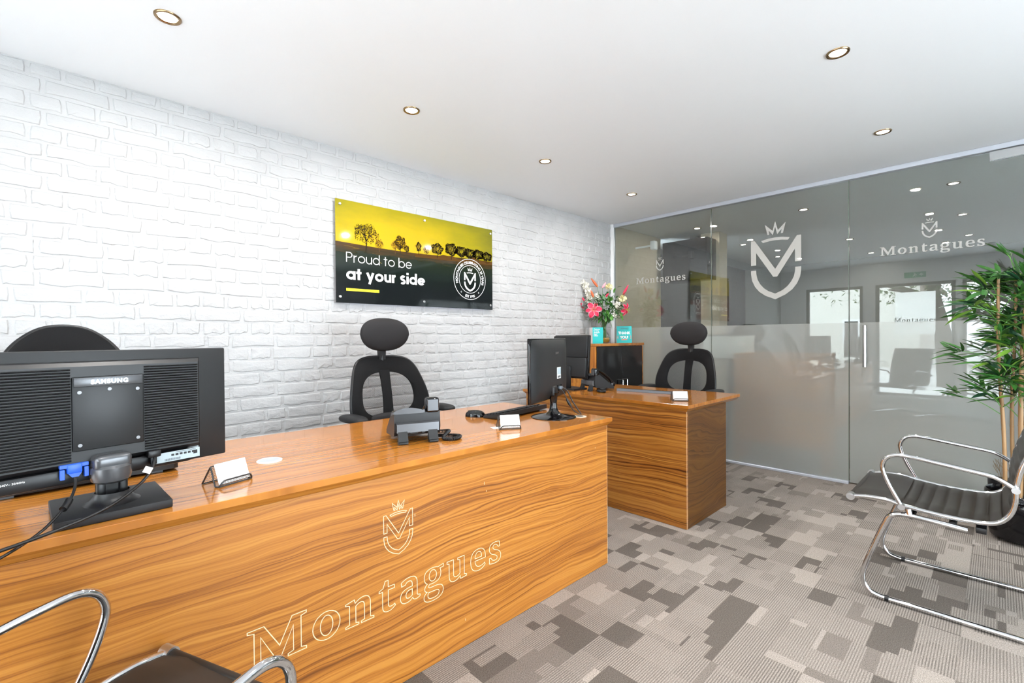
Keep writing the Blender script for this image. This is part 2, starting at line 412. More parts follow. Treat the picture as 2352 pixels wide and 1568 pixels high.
def font_text(name, body, f, depth, mat, parent, size=1., bold=0., align='LEFT', spacing=1.):
    cu = bpy.data.curves.new(name, 'FONT'); cu.body = body; cu.size = size; cu.extrude = .5; cu.offset = bold; cu.align_x = align
    cu.space_character = spacing; cu.resolution_u = 4
    o = bpy.data.objects.new(name, cu); COL.objects.link(o)
    dg = bpy.context.evaluated_depsgraph_get(); me = bpy.data.meshes.new_from_object(o.evaluated_get(dg))
    bpy.data.objects.remove(o); bpy.data.curves.remove(cu)
    for v in me.vertices: v.co = f(v.co.x, v.co.y, depth if v.co.z > 0 else 0)
    me.materials.clear(); me.materials.append(M[mat])
    o = bpy.data.objects.new(name, me); COL.objects.link(o); o.parent = parent; return o
def ribbon(g, c, wid, f):
    """closed outline drawn as a narrow flat strip"""
    n = len(c); L = []; Rr = []
    for i in range(n):
        a, b, d = Vector(c[i-1]), Vector(c[i]), Vector(c[(i+1) % n])
        t1 = (b-a).normalized() if (b-a).length > 1e-7 else Vector((1, 0)); t2 = (d-b).normalized() if (d-b).length > 1e-7 else t1
        t = (t1+t2); t = t.normalized() if t.length > 1e-4 else t1
        nrm = Vector((-t.y, t.x)); k = 1/max(.45, nrm.dot(Vector((-t1.y, t1.x))))
        L.append(g.b.verts.new(f(b.x+nrm.x*wid/2*k, b.y+nrm.y*wid/2*k))); Rr.append(g.b.verts.new(f(b.x-nrm.x*wid/2*k, b.y-nrm.y*wid/2*k)))
    for i in range(n):
        j = (i+1) % n; g.b.faces.new((L[i], L[j], Rr[j], Rr[i]))

# ================================================================== SETTING
# floor: base slab with carpet tiles
floor = struct('floor', G().box(XF-.1, XG+5.3, YR-.1, YW+.6, -.16, -.008), 'dark_wall')
tile = G(); tile.box(.0001, .4999, .0001, .4999, -.008, 0, .0006, 1)
t0 = obj('carpet_tile', tile, 'carpet', floor, 0); t0.location = (-.3+0*.5, -.4, 0)
first = True
for i in range(-3, 10):
    for j in range(-5, 8):
        x, y = -.3+i*.5, -.4+j*.5
        x1, y1 = x+.5, y+.5
        if x1 <= XF or x >= XG-.02 or y1 <= YR or y >= YW: continue
        if first: o = t0; first = False
        else: o = t0.copy(); COL.objects.link(o); o.parent = floor
        o.location = (x, y, 0)
        sx = (min(x1, XG)-x)/.5 if x1 > XG else 1; sy = (min(y1, YW)-y)/.5 if y1 > YW else 1
        if x < XF: o.location.x = XF; sx = (x1-XF)/.5
        if y < YR: o.location.y = YR; sy = (y1-YR)/.5
        o.scale = (sx, sy, 1)
# back room carpet
obj('back_carpet', G().box(XG, XG+5.2, YR, YW, -.008, 0), 'carpet', floor, 0)

ceiling = struct('ceiling', G().box(XF-.1, XG+5.3, YR-.1, YW+.6, H, H+.12), 'ceiling')

# brick wall: mortar bed plus every brick
wall_left = struct('wall_left', G().box(XF-.1, XG+.06, YW, YW+.15, -.008, H), 'brick')
def brick_mesh(wd, hh, rough):
    g = G(); n = []
    per = [(-.5, -.5), (-.3, -.5), (-.1, -.5), (.12, -.5), (.32, -.5), (.5, -.5), (.5, 0), (.5, .5), (.15, .5), (-.2, .5), (-.5, .5), (-.5, .05)]
    outer = []; inner = []
    for k, (u, v) in enumerate(per):
        jx = random.uniform(-.002, .002); jz = random.uniform(-.003, .004) if v < 0 else (random.uniform(-.002, .0015) if v > .3 else 0)
        if rough and v < 0: jz += random.uniform(-.002, .008)
        if abs(u) == .5: jx = -math.copysign(random.uniform(0, .007 if abs(v) == .5 else .003), u)
        outer.append(Vector((u*wd+jx, 0, v*hh+jz)))
        inner.append(Vector(((u*wd+jx)*(1-.0045/wd*2), -random.uniform(.0034, .0054), (v*hh+jz)*(1-.11)+random.uniform(-.001, .001))))
    V = [g.b.verts.new(p) for p in outer]; I = [g.b.verts.new(p) for p in inner]; c = g.b.verts.new((0, -.0062, random.uniform(-.005, .005)))
    for k in range(12):
        j = (k+1) % 12; g.b.faces.new((V[k], V[j], I[j], I[k])); g.b.faces.new((I[k], I[j], c))
    me = bpy.data.meshes.new('brick'); bmesh.ops.recalc_face_normals(g.b, faces=g.b.faces); g.b.to_mesh(me); g.b.free()
    me.materials.append(M['brick']); return me
CH = .0735; LW, SW = .238, .119
long_m = [brick_mesh(LW-.011, CH-.011, k % 2) for k in range(9)]; short_m = [brick_mesh(SW-.011, CH-.011, k % 2) for k in range(14)]
bricks = []
z = H-.062+CH/2-.004+0; row = 0
zt = 2.386
rows = [(H+zt)/2]+[zt-CH*(k+.5) for k in range(34)]
for row, zc in enumerate(rows):
    if zc < .02: break
    x = XF+random.uniform(0, .01)+(0.11 if row % 2 else .03)
    off = {0: -.151, 1: -.04}
    x = (-.091-SW*12) if row % 2 == 0 else (-.04-LW*6)
    if row > 9: x += SW*((row*7) % 3)*.5+.03*(row % 4)
    while x < XG-.03:
        if row < 9: long = (row % 2 == 1)
        elif row % 2 == 1: long = random.random() < .62
        else: long = random.random() < .22
        wd = LW if long else SW
        if x > XF-.05 and x+wd < XG+.06:
            bricks.append((x+wd/2, zc, long))
        x += wd
def brick_px(b):   # nearness to the photograph's viewpoint, for choosing the 300 largest in view
    dx, dz = b[0], b[1]-CAM_H
    dep = Vector((dx, YW, dz)).dot(Fv); lat = Vector((dx, YW, dz)).dot(R2); up = Vector((dx, YW, dz)).dot(U2)
    vis = dep > .3 and abs(lat/dep) < 1.10 and abs(up/dep) < .735
    hidden = dz < -.42 and b[0] < 2.6 or (b[0] > 3.6 and b[1] < 1.1) or (1.36 < b[0] < 2.64 and 1.48 < b[1] < 2.0)
    return (0 if vis and not hidden else 1, dep)
bricks.sort(key=brick_px)
g = G()
for k, (bx, bz, long) in enumerate(bricks):
    me = random.choice(long_m if long else short_m); flip = random.random() < .5
    top = bz > 2.386
    sc = ((-1 if flip else 1), 1, .78 if top else 1)
    if k < 298:
        o = bpy.data.objects.new('brick', me); COL.objects.link(o); o.parent = wall_left; o.location = (bx, YW, bz); o.scale = sc
    else:
        T = Matrix.Translation((bx, YW, bz)) @ Matrix.Diagonal((*sc, 1)); nb = len(g.b.verts)
        tmp = bmesh.new(); tmp.from_mesh(me); bmesh.ops.transform(tmp, matrix=T, verts=tmp.verts)
        m2 = bpy.data.meshes.new('tmp'); tmp.to_mesh(m2); tmp.free(); g.b.from_mesh(m2); bpy.data.meshes.remove(m2)
o = obj('brickwork', g, 'brick', wall_left, 0); o['kind'] = 'stuff'

struct('trim_1', G().box(XG-.045, XG-.012, YW-.03, YW+.0, 0, H, .002, 1), 'white')       # white strip where bricks stop
struct('baseboard_left', G().box(XF, XG-.05, YW-.016, YW-.0005, 0, .09, .003, 1), 'white')
# front wall (mirrored in the partition); unseen right-hand wall with an added window
HEAD = 2.07; SILL = .12; WX0, WX1 = .7, 3.5; WXM = (WX0+WX1)/2
g = G(); g.box(XF-.1, WX0, YR-.12, YR, -.008, H); g.box(WX1, XG+5.3, YR-.12, YR, -.008, H); g.box(WX0, WX1, YR-.12, YR, HEAD, H); g.box(WX0, WX1, YR-.12, YR, -.008, SILL)
struct('wall_right', g, 'wall_paint')
wins = [(1.70, 2.60), (.48, 1.52), (-.62, .40), (-2.2, -.8)]
g = G()
edges = [YR] + [v for a in sorted(wins) for v in a] + [YW]
for a, b in zip(edges[0::2], edges[1::2]): g.box(XF-.12, XF, a, b, -.008, H)
for a, b in wins:
    g.box(XF-.12, XF, a, b, HEAD, H); g.box(XF-.12, XF, a, b, -.008, SILL)
struct('wall_front', g, 'wall_paint')
M['frame'] = pm('grey_window_frame', (.16, .155, .15), .4)
for k, (a, b) in enumerate(wins):
    g = G()
    for (y0, y1, z0, z1) in ((a, a+.05, SILL, HEAD), (b-.05, b, SILL, HEAD), (a, b, SILL, SILL+.05), (a, b, HEAD-.05, HEAD)):
        g.box(XF-.09, XF-.03, y0, y1, z0, z1, .003, 1)
    w_ = struct('window_%d' % (k+1), g, 'frame')
    obj('pane', G().box(XF-.062, XF-.058, a+.05, b-.05, SILL+.05, HEAD-.05), 'window_glass', w_, 0)
    obj('window_sill', G().box(XF-.02, XF+.06, a-.03, b+.03, SILL-.03, SILL, .004, 1), 'white', w_)

g = G()
for (x0, x1, z0, z1) in ((WX0, WX0+.05, SILL, HEAD), (WX1-.05, WX1, SILL, HEAD), (WXM-.025, WXM+.025, SILL, HEAD), (WX0, WX1, SILL, SILL+.05), (WX0, WX1, HEAD-.05, HEAD)): g.box(x0, x1, YR-.09, YR-.03, z0, z1, .003, 1)
w_ = struct('window_5', g, 'frame')  # added window, out of view, lets in extra daylight for desks and ceiling
for (x0, x1) in ((WX0+.05, WXM-.025), (WXM+.025, WX1-.05)): obj('pane', G().box(x0, x1, YR-.062, YR-.058, SILL+.05, HEAD-.05), 'window_glass', w_, 0)
# glass partition
P1 = (1.919, YW-.012); P2 = (.826, 1.919); DR = (-.12, .822); P4 = (YR, -.124)
part = struct('partition_frame', G().box(XG-.03, XG+.03, YR, YW-.012, H-.035, H-.001, .002, 1), 'alu')
obj('post', G().box(XG-.03, XG+.03, YW-.012, YW+.002, 0, H-.036, .001, 1), 'alu', part)
obj('bottom_rail', G().box(XG-.03, XG+.03, P2[0], YW-.013, .0005, .022, .002, 1), 'alu', part)
obj('bottom_rail', G().box(XG-.03, XG+.03, P4[0], P4[1], .0005, .022, .002, 1), 'alu', part)
FZ = 1.283
def pane(name, y0, y1, z0, z1):
    p = thing_pane = obj(name, G().box(XG-.005, XG+.005, y0+.0015, y1-.0015, z0, z1), 'glass', None, 0)
    g = G(); g.poly([(XG-.0056, y0+.002, z0+.001), (XG-.0056, y1-.002, z0+.001), (XG-.0056, y1-.002, FZ), (XG-.0056, y0+.002, FZ)], [(0, 1, 2, 3)])
    f = obj('frosted_film', g, 'frost', p, 0)
    return p
pn1 = pane('glass_panel', *P1, .022, H-.036); pn1['kind'] = 'structure'
pn2 = pane('glass_panel', *P2, .022, H-.036); pn2['kind'] = 'structure'
pn4 = pane('glass_panel', *P4, .022, H-.036); pn4['kind'] = 'structure'
door = pane('door_1', *DR, .012, H-.038); door['kind'] = 'structure'
M['joint'] = pm('dark_glass_edge', (.10, .12, .10), .2)
for yy, p in ((P1[0], pn1), (P2[0], pn2)):
    obj('edge_joint', G().box(XG-.0062, XG+.0062, yy-.002, yy+.002, .023, H-.037), 'joint', p, 0)
g = G().tube(fillet([(XG-.006, .716, 1.235), (XG-.055, .716, 1.235), (XG-.055, .716, .965), (XG-.006, .716, .965)], .012, 4), .010, 12)
g = G(); g.tube([(XG-.055, .716, .937), (XG-.055, .716, 1.26)], .0125, 14)
for zz in (.975, 1.222): g.tube([(XG-.0062, .716, zz), (XG-.055, .716, zz)], .008, 10)
obj('door_handle', g, 'steel', door, 40)
g = G(); g.box(XG-.016, XG-.0056, DR[0], .042, 2.350, 2.409, .001, 1); g.box(XG+.0052, XG+.016, DR[0], .042, 2.350, 2.409, .001, 1)
obj('patch_fitting', g, 'chrome', door)
def glassf(yc, zc, s): return lambda u, v, w_: Vector((XG-.0064-w_, yc-u*s, zc+v*s))
# emblem and lettering vinyl
for k, c in enumerate(EMB): flat_curve('vinyl_emblem', [c], glassf(1.358, 1.504, .400), .0006, 'etch', pn2)
gl, wd = serif('Montagues', .13)
def wordmark(yc, base, width, par, embz, embs):
    s = width/wd
    flat_curve('vinyl_lettering', [[(x-wd/2, y) for x, y in c] for gg in gl for c in gg], lambda u, v, w_: Vector((XG-.0064-w_, yc-u*s, base+v*s*.9)), .0006, 'etch_thin', par)
    flat_curve('vinyl_emblem', EMB, glassf(yc, embz, embs), .0006, 'etch_thin', par)
wordmark(2.455, 1.755, .56, pn1, 1.872, .085)
wordmark(.345, 1.787, .57, door, 1.882, .085)

# ---- back room behind the glass
XB = XG+5.0
struct('wall_back', G().box(XB, XB+.1, YR, YW+.5, -.008, H), 'grey_wall')
struct('wall_back_left', G().box(XG+.03, 5.62, YW+.001, YW+.12, -.008, H), 'beige')
struct('wall_back_recess', G().box(5.621, XB, YW+.35, YW+.45, -.008, H), 'dark_wall')
struct('trim_2', G().box(5.75, 5.98, 2.34, 2.57, 0, H-.001), 'beige')
t = thing('wall_screen', 'black box-shaped screen unit hung high behind the left glass panel', 'screen', (5.5, 2.68, 2.1))
obj('casing', G().box(0, .30, -.30, .27, -.235, .26, .008, 2), 'gloss', t)
obj('screen', G().box(-.004, -.0005, -.28, .25, -.205, .235), 'gloss', t, 0)
obj('mount', G().box(.3, .36, -.05, .05, .1, .347), 'steel', t)
t = thing('alarm_sensor', 'small white alarm sensor high in the corner behind the left glass panel', 'sensor', (5.02, 2.80, 2.25))
obj('housing', G().box(-.04, .04, -.03, .03, -.05, .05, .012, 3), 'white', t)
obj('lens', G().box(-.0425, -.04, -.02, .02, -.035, .0), 'paper', t)
obj('bracket', G().box(-.01, .01, .03, .238, -.01, .01), 'white', t)
t = thing('storage_unit', 'waist-high pale wooden storage unit standing close behind the frosted middle glass panel', 'cabinet', (4.66, 1.39, 0))
g = G(); g.box(0, .02, -.35, .35, .2, 1.0); obj('back_panel', g, 'pale_wood', t, 0)
for s in (-1, 1): obj('side_panel', G().box(-.01, .35, s*.36-.01, s*.36+.01, 0, 1.0, .001, 1), 'pale_wood', t)
obj('top', G().box(-.01, .36, -.375, .375, 1.0, 1.02, .001, 1), 'pale_wood', t)
obj('shelf', G().box(.021, .35, -.349, .349, .58, .60, .001, 1), 'pale_wood', t)
obj('shelf', G().box(.021, .35, -.349, .349, .20, .22, .001, 1), 'pale_wood', t)
t = thing('picture_frame', 'white poster in a thin dark frame behind the frosted middle glass panel', 'picture', (4.95, 1.93, 1.07))
obj('frame', G().box(0, .015, -.27, .27, -.13, .13, .002, 1), 'ink', t); obj('sheet', G().box(-.002, -.0005, -.255, .255, -.115, .115), 'paper', t, 0)
obj('stand', G().box(.016, .03, -.02, .02, -1.07, .0), 'ink', t)

# ---- ceiling downlights
M['bezel'] = pm('brass_bezel', (.30, .20, .11), .25, 1)
def downlight(name, label, x, y, lampmat, group):
    t = thing(name, label, 'ceiling light', (x, y, H), 0, group)
    g = G(); n = 28
    prof = [(.032, -.002), (.036, -.0055), (.043, -.006), (.0455, -.003), (.046, -.0003)]
    g.lathe(prof, n=n, cap=False); obj('bezel', g, 'bezel', t)
    obj('lamp', G().lathe([(.0318, -.0018), (.0300, -.0030)], n=24), lampmat, t)
    return t
lab = {(.32, 2.26): 'recessed downlight nearest the top left corner, above the left monitor', (1.42, 2.26): 'second recessed downlight along the brick wall, above the sign',
       (2.525, 2.26): 'third recessed downlight along the brick wall, right of the sign', (3.67, 2.26): 'recessed downlight by the glass partition, nearest the brick wall',
       (2.52, .5): 'large recessed downlight at upper right, over the open carpet', (3.70, .5): 'recessed downlight at upper right next to the partition rail',
       (.32, .5): 'recessed downlight above the viewpoint, out of frame', (1.42, .5): 'recessed downlight just above the frame, centre'}
for (x, y), l in lab.items():
    downlight('downlight', l, x, y, 'lamp', 'recessed ceiling downlights in the front office')
    area('downlight_beam', (x, y, H-.009), .06, DOWNLIGHT_W, (1, .965, .93))
bl = [(5.39, 2.45), (6.82, 2.45), (8.28, 2.45), (5.39, 1.36), (7.5, 1.36), (9.0, 1.36), (5.39, .26), (6.85, .26), (8.33, .26)]
rn = ['first', 'second', 'third']
for k, (x, y) in enumerate(bl):
    downlight('downlight', '%s spotlight from the glass in the %s row behind the partition' % (rn[k % 3], ['far left', 'middle', 'right'][k//3]), x, y, 'lamp_cool', 'ceiling spotlights behind the glass partition')
    area('back_beam', (x, y, H-.009), .06, 2.2, (1, .92, .8), )

# ---- street outside the front window (seen mirrored in the glass)
M['paving'] = pm('paving', (.72, .71, .69), .8); M['render'] = pm('house_render', (.62, .60, .55), .8); M['roof'] = pm('roof_tile', (.16, .11, .09), .8)
M['bark'] = pm('bark', (.06, .045, .035), .9); M['tree_green'] = pm('tree_leaves', (.06, .10, .03), .8); M['hbrick'] = pm('house_brick', (.32, .13, .09), .85)
o = struct('street_ground', G().box(-60, XF-.13, -40, 40, -.25, -.17), 'paving')
def house(x, y, wd, dp, eave, ridge, mat, label, wn):
    t = thing('house', label, 'house', (x, y, -.17))
    obj('walls', G().prism([(-dp/2, 0), (dp/2, 0), (dp/2, eave), (0, ridge), (-dp/2, eave)], lambda u, v: Vector((0, u, v)), lambda u, v: Vector((-wd, u, v))), mat, t, 0)
    g = G()
    for s in (-1, 1):
        g.prism([(0, ridge+.05), (s*(dp/2+.35), eave-.25), (s*(dp/2+.35), eave-.05), (0, ridge+.25)], lambda u, v: Vector((.25, u, v)), lambda u, v: Vector((-wd-.2, u, v)))
    obj('roof', g, 'roof', t, 0)
    for (u, v) in wn:
        f = obj('window', G().box(.005, .06, u-.6, u+.6, v-.55, v+.55), 'white', t, 0)
        for q in (-1, 1): obj('pane', G().box(.061, .066, u+q*.28-.24, u+q*.28+.24, v-.46, v+.46), 'gloss', f, 0)
    obj('chimney', G().box(-2.2, -1.5, -.4, .4, ridge-1, ridge+1), 'hbrick', t, 0)
house(-16, 6.2, 8, 8, 3.6, 5.6, 'render', 'cream gabled house across the street, mirrored in the glass', [(-2, 1.5), (2, 1.5), (0, 4)])
house(-20, 17.5, 8, 7, 3.2, 5., 'hbrick', 'red brick gabled house further along the street, mirrored in the glass', [(-1.6, 1.6), (1.8, 1.6)])
house(-13, -5.5, 8, 7, 3.6, 5.6, 'hbrick', 'red brick house to the right across the street, mirrored in the glass', [(-1.6, 1.6), (1.8, 1.6)])
t = thing('street_tree', 'bare-branched dark tree outside the shop window, mirrored in the glass', 'tree', (-7.5, .9, -.17))
g = G(); g.tube(cr([(0, 0, 0), (.1, .1, 1.4), (-.1, .3, 2.6), (.1, .5, 4.6)], 5), lambda u: .22*(1-.7*u), 10); obj('trunk', g, 'bark', t)
for k in range(6):
    a = k*1.05+.4; zz = 1.9+.35*k
    obj('branch', G().tube(cr([(0, .2, zz), (math.cos(a)*.8, .2+math.sin(a)*1.1, zz+.5), (math.cos(a)*1.5, .2+math.sin(a)*2.1, zz+.6)], 4), lambda u: .10*(1-.8*u), 7), 'bark', t)
g = G()
for k in range(3200):
    a = random.uniform(0, 2*PI); r = abs(random.gauss(0, 1.1)); zz = random.uniform(2.2, 5.2); c = Vector((math.cos(a)*r, .3+math.sin(a)*r*1.3, zz))
    d = [Vector((random.uniform(-1, 1), random.uniform(-1, 1), random.uniform(-1, 1)))*.065 for _ in range(3)]
    g.poly([c+q for q in d], [(0, 1, 2)])
obj('leaves', g, 'tree_green', t, 0, kind='stuff')
# poster in the window, exit sign and emergency lamp on the front wall
M['poster'] = bpy.data.materials.new('translucent_poster'); M['poster'].use_nodes = True
_t = NT(M['poster']); _t.n.clear(); _o = _t.new('ShaderNodeOutputMaterial'); _a = _t.new('ShaderNodeBsdfTranslucent'); _a.inputs[0].default_value = (.85, .85, .82, 1); _t.lk(_a.outputs[0], _o.inputs[0])
t = thing('window_poster', 'white poster hung in the front window, mirrored in the glass door', 'poster', (XF+.012, .98, 1.55))
_g = G(); _g.poly([(-.002, -.26, -.36), (-.002, .26, -.36), (-.002, .26, .36), (-.002, -.26, .36)], [(0, 1, 2, 3)]); obj('sheet', _g, 'poster', t, 0)
flat_curve('lettering', [[(x-wd/2, y) for x, y in c] for gg in gl for c in gg], lambda u, v, w_: Vector((.0005+w_, -u*.05, -.15+v*.05)), .0006, 'label', t)
t = thing('exit_sign', 'green and white exit sign above the front window, mirrored in the glass door', 'sign', (XF+.012, .98, 2.20))
M['exit'] = pm('exit_green', (.0, .33, .16), .5)
obj('plate', G().box(-.008, 0, -.15, .15, -.055, .055, .002, 1), 'paper', t); obj('green_field', G().box(.0005, .001, -.142, .142, -.047, .047), 'exit', t, 0)
g = G()
for q in (-1,): g.prism([(-.105, -.008), (-.105, .008), (-.085, .008), (-.085, .028), (-.05, 0), (-.085, -.028), (-.085, -.008)], lambda u, v: Vector((.0011, u, v)), lambda u, v: Vector((.0018, u, v)))
g.ellipsoid((.0015, .01, .03), (.0005, .008, .008), 10, 6)
g.prism([(-.02, -.035), (-.008, -.035), (.008, -.012), (.022, -.03), (.034, -.026), (.014, .004), (.012, .02), (-.004, .02), (-.02, .004), (-.026, -.01), (-.016, -.012), (-.006, .002), (-.002, -.01)], lambda u, v: Vector((.0011, u, v)), lambda u, v: Vector((.0018, u, v)))
obj('pictogram', g, 'paper', t, 0)
t = thing('emergency_light', 'slim white emergency light on the ceiling, mirrored in the glass door', 'light', (-.35, .06, H))
obj('housing', G().box(-.16, .16, -.04, .04, -.045, -.0005, .008, 2), 'white', t); obj('diffuser', G().box(-.15, .15, -.032, .032, -.052, -.0455, .002, 1), 'paper', t)

# ================================================================== DESKS
def desk(name, label, loc, rz, L, D, panelD, mats, end_mat):
    t = thing(name, label, 'desk', loc, rz)
    g = G(); z1, z2, z3 = DT, DT-.020, DT-.041; i = .020
    def ring(x0, x1, y0, y1, z): return [g.b.verts.new(p) for p in ((x0, y0, z), (x1, y0, z), (x1, y1, z), (x0, y1, z))]
    rs = [ring(.0012, L-.0012, .0012, D-.0012, z1), ring(0, L, 0, D, z1-.0012), ring(0, L, 0, D, z2), ring(i, L-i, i, D-i, z3)]
    for a, b in zip(rs, rs[1:]):
        for k in range(4): g.b.faces.new((a[k], a[(k+1) % 4], b[(k+1) % 4], b[k]))
    g.b.faces.new(rs[0]); g.b.faces.new(rs[-1][::-1])
    obj('desktop', g, mats[0], t, 20)
    obj('front_panel', G().box(i, L-i, i, i+.018, .002, z3-.0005, .0006, 1), mats[1], t, 0)
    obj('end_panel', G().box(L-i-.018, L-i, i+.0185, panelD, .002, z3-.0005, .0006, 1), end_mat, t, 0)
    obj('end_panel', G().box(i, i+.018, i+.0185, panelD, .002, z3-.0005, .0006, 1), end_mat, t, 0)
    obj('edge_strip', G().box(L-i-.0005, L-i+.0006, i-.0004, i+.0022, .003, z3-.001), 'cream', t, 0)
    return t
desk1 = desk('reception_desk', 'long walnut reception desk with engraved crest and lettering on its front', (-.41, 1.399, 0), 0, 2.484, .827, .80, ('desk_top', 'desk_front'), 'desk_front')
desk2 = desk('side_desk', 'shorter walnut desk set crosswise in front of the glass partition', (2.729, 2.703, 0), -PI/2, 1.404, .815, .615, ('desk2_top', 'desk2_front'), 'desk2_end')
# engraved outline lettering and crest on the long desk (local frame of the desk)
gl2, wd2 = serif('Montagues', .15)
sx, sz = .94/wd2, .080
for gg in gl2:
    g = G()
    for c in gg: ribbon(g, [(p[0]*sx, p[1]*sz) for p in c], .0026, lambda u, v: Vector((.36+.41+u, .0197, .273+v)))
    obj('engraved_letter', g, 'cream', desk1, 0)
for c in EMB:
    g = G(); ribbon(g, [(p[0]*.111, p[1]*.107) for p in c], .0024, lambda u, v: Vector((.826+.41+u, .0197, .450+v))); obj('engraved_crest', g, 'cream', desk1, 0)
# small scuffs in the laminate
M['scuff'] = pm('scuff', (.62, .42, .24), .5); g = G()
for (x, z, l) in ((.66, .22, .008), (1.30, .56, .010), (1.62, .60, .012), (1.63, .57, .006), (2.36, .62, .006), (1.52, .10, .008)):
    g.box(x, x+.0022, .0195, .0199, z, z+l)
obj('scuff_marks', g, 'scuff', desk1, 0, kind='stuff')
# cable grommets
t = thing('cable_grommet', 'round pale metal cable grommet beside the left card holder', 'grommet', (.518, 1.745, DT))
obj('rim', G().lathe([(.040, .0003), (.040, .003), (.037, .0045), (.034, .004)], n=32), 'paper', t); obj('cap', G().lathe([(.0335, .0046), (.033, .0052)], n=32), 'alu', t)
t = thing('cable_grommet', 'open round cable hole in the desktop by the middle monitor', 'grommet', (1.975, 1.535, DT))
obj('rim', G().lathe([(.036, .0003), (.036, .002), (.030, .0025)], n=32), 'beige', t); obj('hole', G().lathe([(.020, .0026), (.020, .0029)], n=24), 'black', t)

M['screw'] = pm('dull_screw', (.16, .16, .165), .35, .8)
# ================================================================== BIG MONITOR (seen from the back)
AZ = math.radians(12)
t = thing('monitor', 'large black ribbed-back monitor on the left of the long desk', 'monitor', (.361, 1.628, 0), AZ)
def rb(name, g, mat, par=None, sm=30, **k): return obj(name, g, mat, par or t, sm, **k)
ZB, ZT = .841, 1.160
g = G(); g.box(-.568, 0, 0, .022, ZB, ZT, .004, 2); hs = rb('housing', g, 'charcoal')
# raised back with sloped rim
g = G(); a = (-.500, -.074, .880, 1.134); b_ = (-.490, -.084, .892, 1.122)
for (r0, w0), (r1, w1) in (((a, -.0002), (a, -.008)), ((a, -.008), (b_, -.026))):
    q = [[g.b.verts.new(p) for p in ((r[0], w_, r[2]), (r[1], w_, r[2]), (r[1], w_, r[3]), (r[0], w_, r[3]))] for r, w_ in ((r0, w0), (r1, w1))]
    for k in range(4): g.b.faces.new((q[0][k], q[0][(k+1) % 4], q[1][(k+1) % 4], q[1][k]))
g.b.faces.new(q[1]); rb('back_shell', g, 'charcoal', merge=.0001)
M['rib'] = pm('ribbed_plastic', (.05, .051, .053), .16, .5)
g = G()
for s0, s1 in ((-.488, -.3565), (-.2115, -.086)):
    n = 33
    for k in range(n):
        z = .896+k*(1.119-.896)/n; g.prism([(z, -.0258), (z+.0034, -.031), (z+.0052, -.0258)], lambda u, v, s=s0: Vector((s, v, u)), lambda u, v, s=s1: Vector((s, v, u)))
o = rb('cooling_ribs', g, 'rib'); o['kind'] = 'stuff'
g = G(); g.box(-.3545, -.2135, -.030, -.0262, .919, 1.097, .003, 2); vp = rb('mount_plate', g, 'charcoal')
M['silver_plastic'] = pm('silver_grey_plastic', (.105, .108, .115), .26, .5)
g = G(); g.box(-.352, -.216, -.034, -.0302, 1.073, 1.0955, .002, 2); rb('brand_strip', g, 'silver_plastic', vp)
o = font_text('brand_lettering', 'SAMSUNG', lambda u, v, w_: Vector((-.284+u, -.0342-w_, 1.079+v)), .0012, 'steel', vp, .0145, .0006, 'CENTER', 1.15)
for (sx_, zz) in ((-.341, 1.060), (-.227, 1.060), (-.341, .933), (-.227, .933), (-.284, 1.064)):
    g = G().tube([(sx_, -.0301, zz), (sx_, -.0318, zz)], .0042, 12); rb('screw', g, 'screw', vp)
# lower body and feet of the head
g = G(); g.box(-.545, -.10, -.020, -.0002, .843, .8795, .006, 2); lb = rb('lower_body', g, 'black')
font_text('rating_lettering', 'LCD monitor 100-240V~ 50/60Hz', lambda u, v, w_: Vector((-.52+u, -.0202-w_, .866+v)), .0004, 'paper', lb, .0062)
g = G(); g.box(-.192, -.075, -.0008, -.0002, .848, .8795); lbp = rb('rating_label', g, 'label', None, 0)
g = G(); g.box(-.186, -.080, -.0208, -.0201, .852, .878); g2 = rb('rating_sticker', g, 'label', lb, 0)
g = G()
for k in range(22):
    if k in (5, 6): continue
g = G()
for k in range(6): g.box(-.150+k*.010, -.143+k*.010, -.0212, -.0209, .866, .8715)
for k in range(18): g.box(-.165+k*.0021, -.1642+k*.0021, -.0212, -.0209, .8545, .8605)
g.box(-.096, -.086, -.0212, -.0209, .862, .872); g.box(-.14, -.09, -.0212, -.0209, .8745, .8755)
o = rb('rating_print', g, 'black', lb, 0); o['kind'] = 'stuff'
# stand
g = G(); g.box(-.322, -.246, -.060, -.008, .866, .905, .013, 4); g.lathe([(.030, .834), (.038, .840), (.041, .852), (.041, .872), (.036, .878)], (-.284, -.034, 0), 26)
rb('hinge', g, 'silver_plastic')
g = G()
for q in (-.022, .022): g.box(-.284+q-.009, -.284+q+.009, -.045, -.028, .786, .845, .004, 2)
g.box(-.300, -.268, -.038, -.030, .786, .845); g.lathe([(.056, .7858), (.047, .790), (.038, .800), (.034, .812)], (-.284, -.040, 0), 28, False)
rb('neck', g, 'black')
g = G(); g.box(-.392, -.176, -.135, .085, .7655, .786, .003, 2, Matrix.Translation((-.284, -.03, 0)) @ Matrix.Rotation(math.radians(-9.5), 4, 'Z') @ Matrix.Translation((.284, .03, 0)))
rb('base_plate', g, 'black_soft')
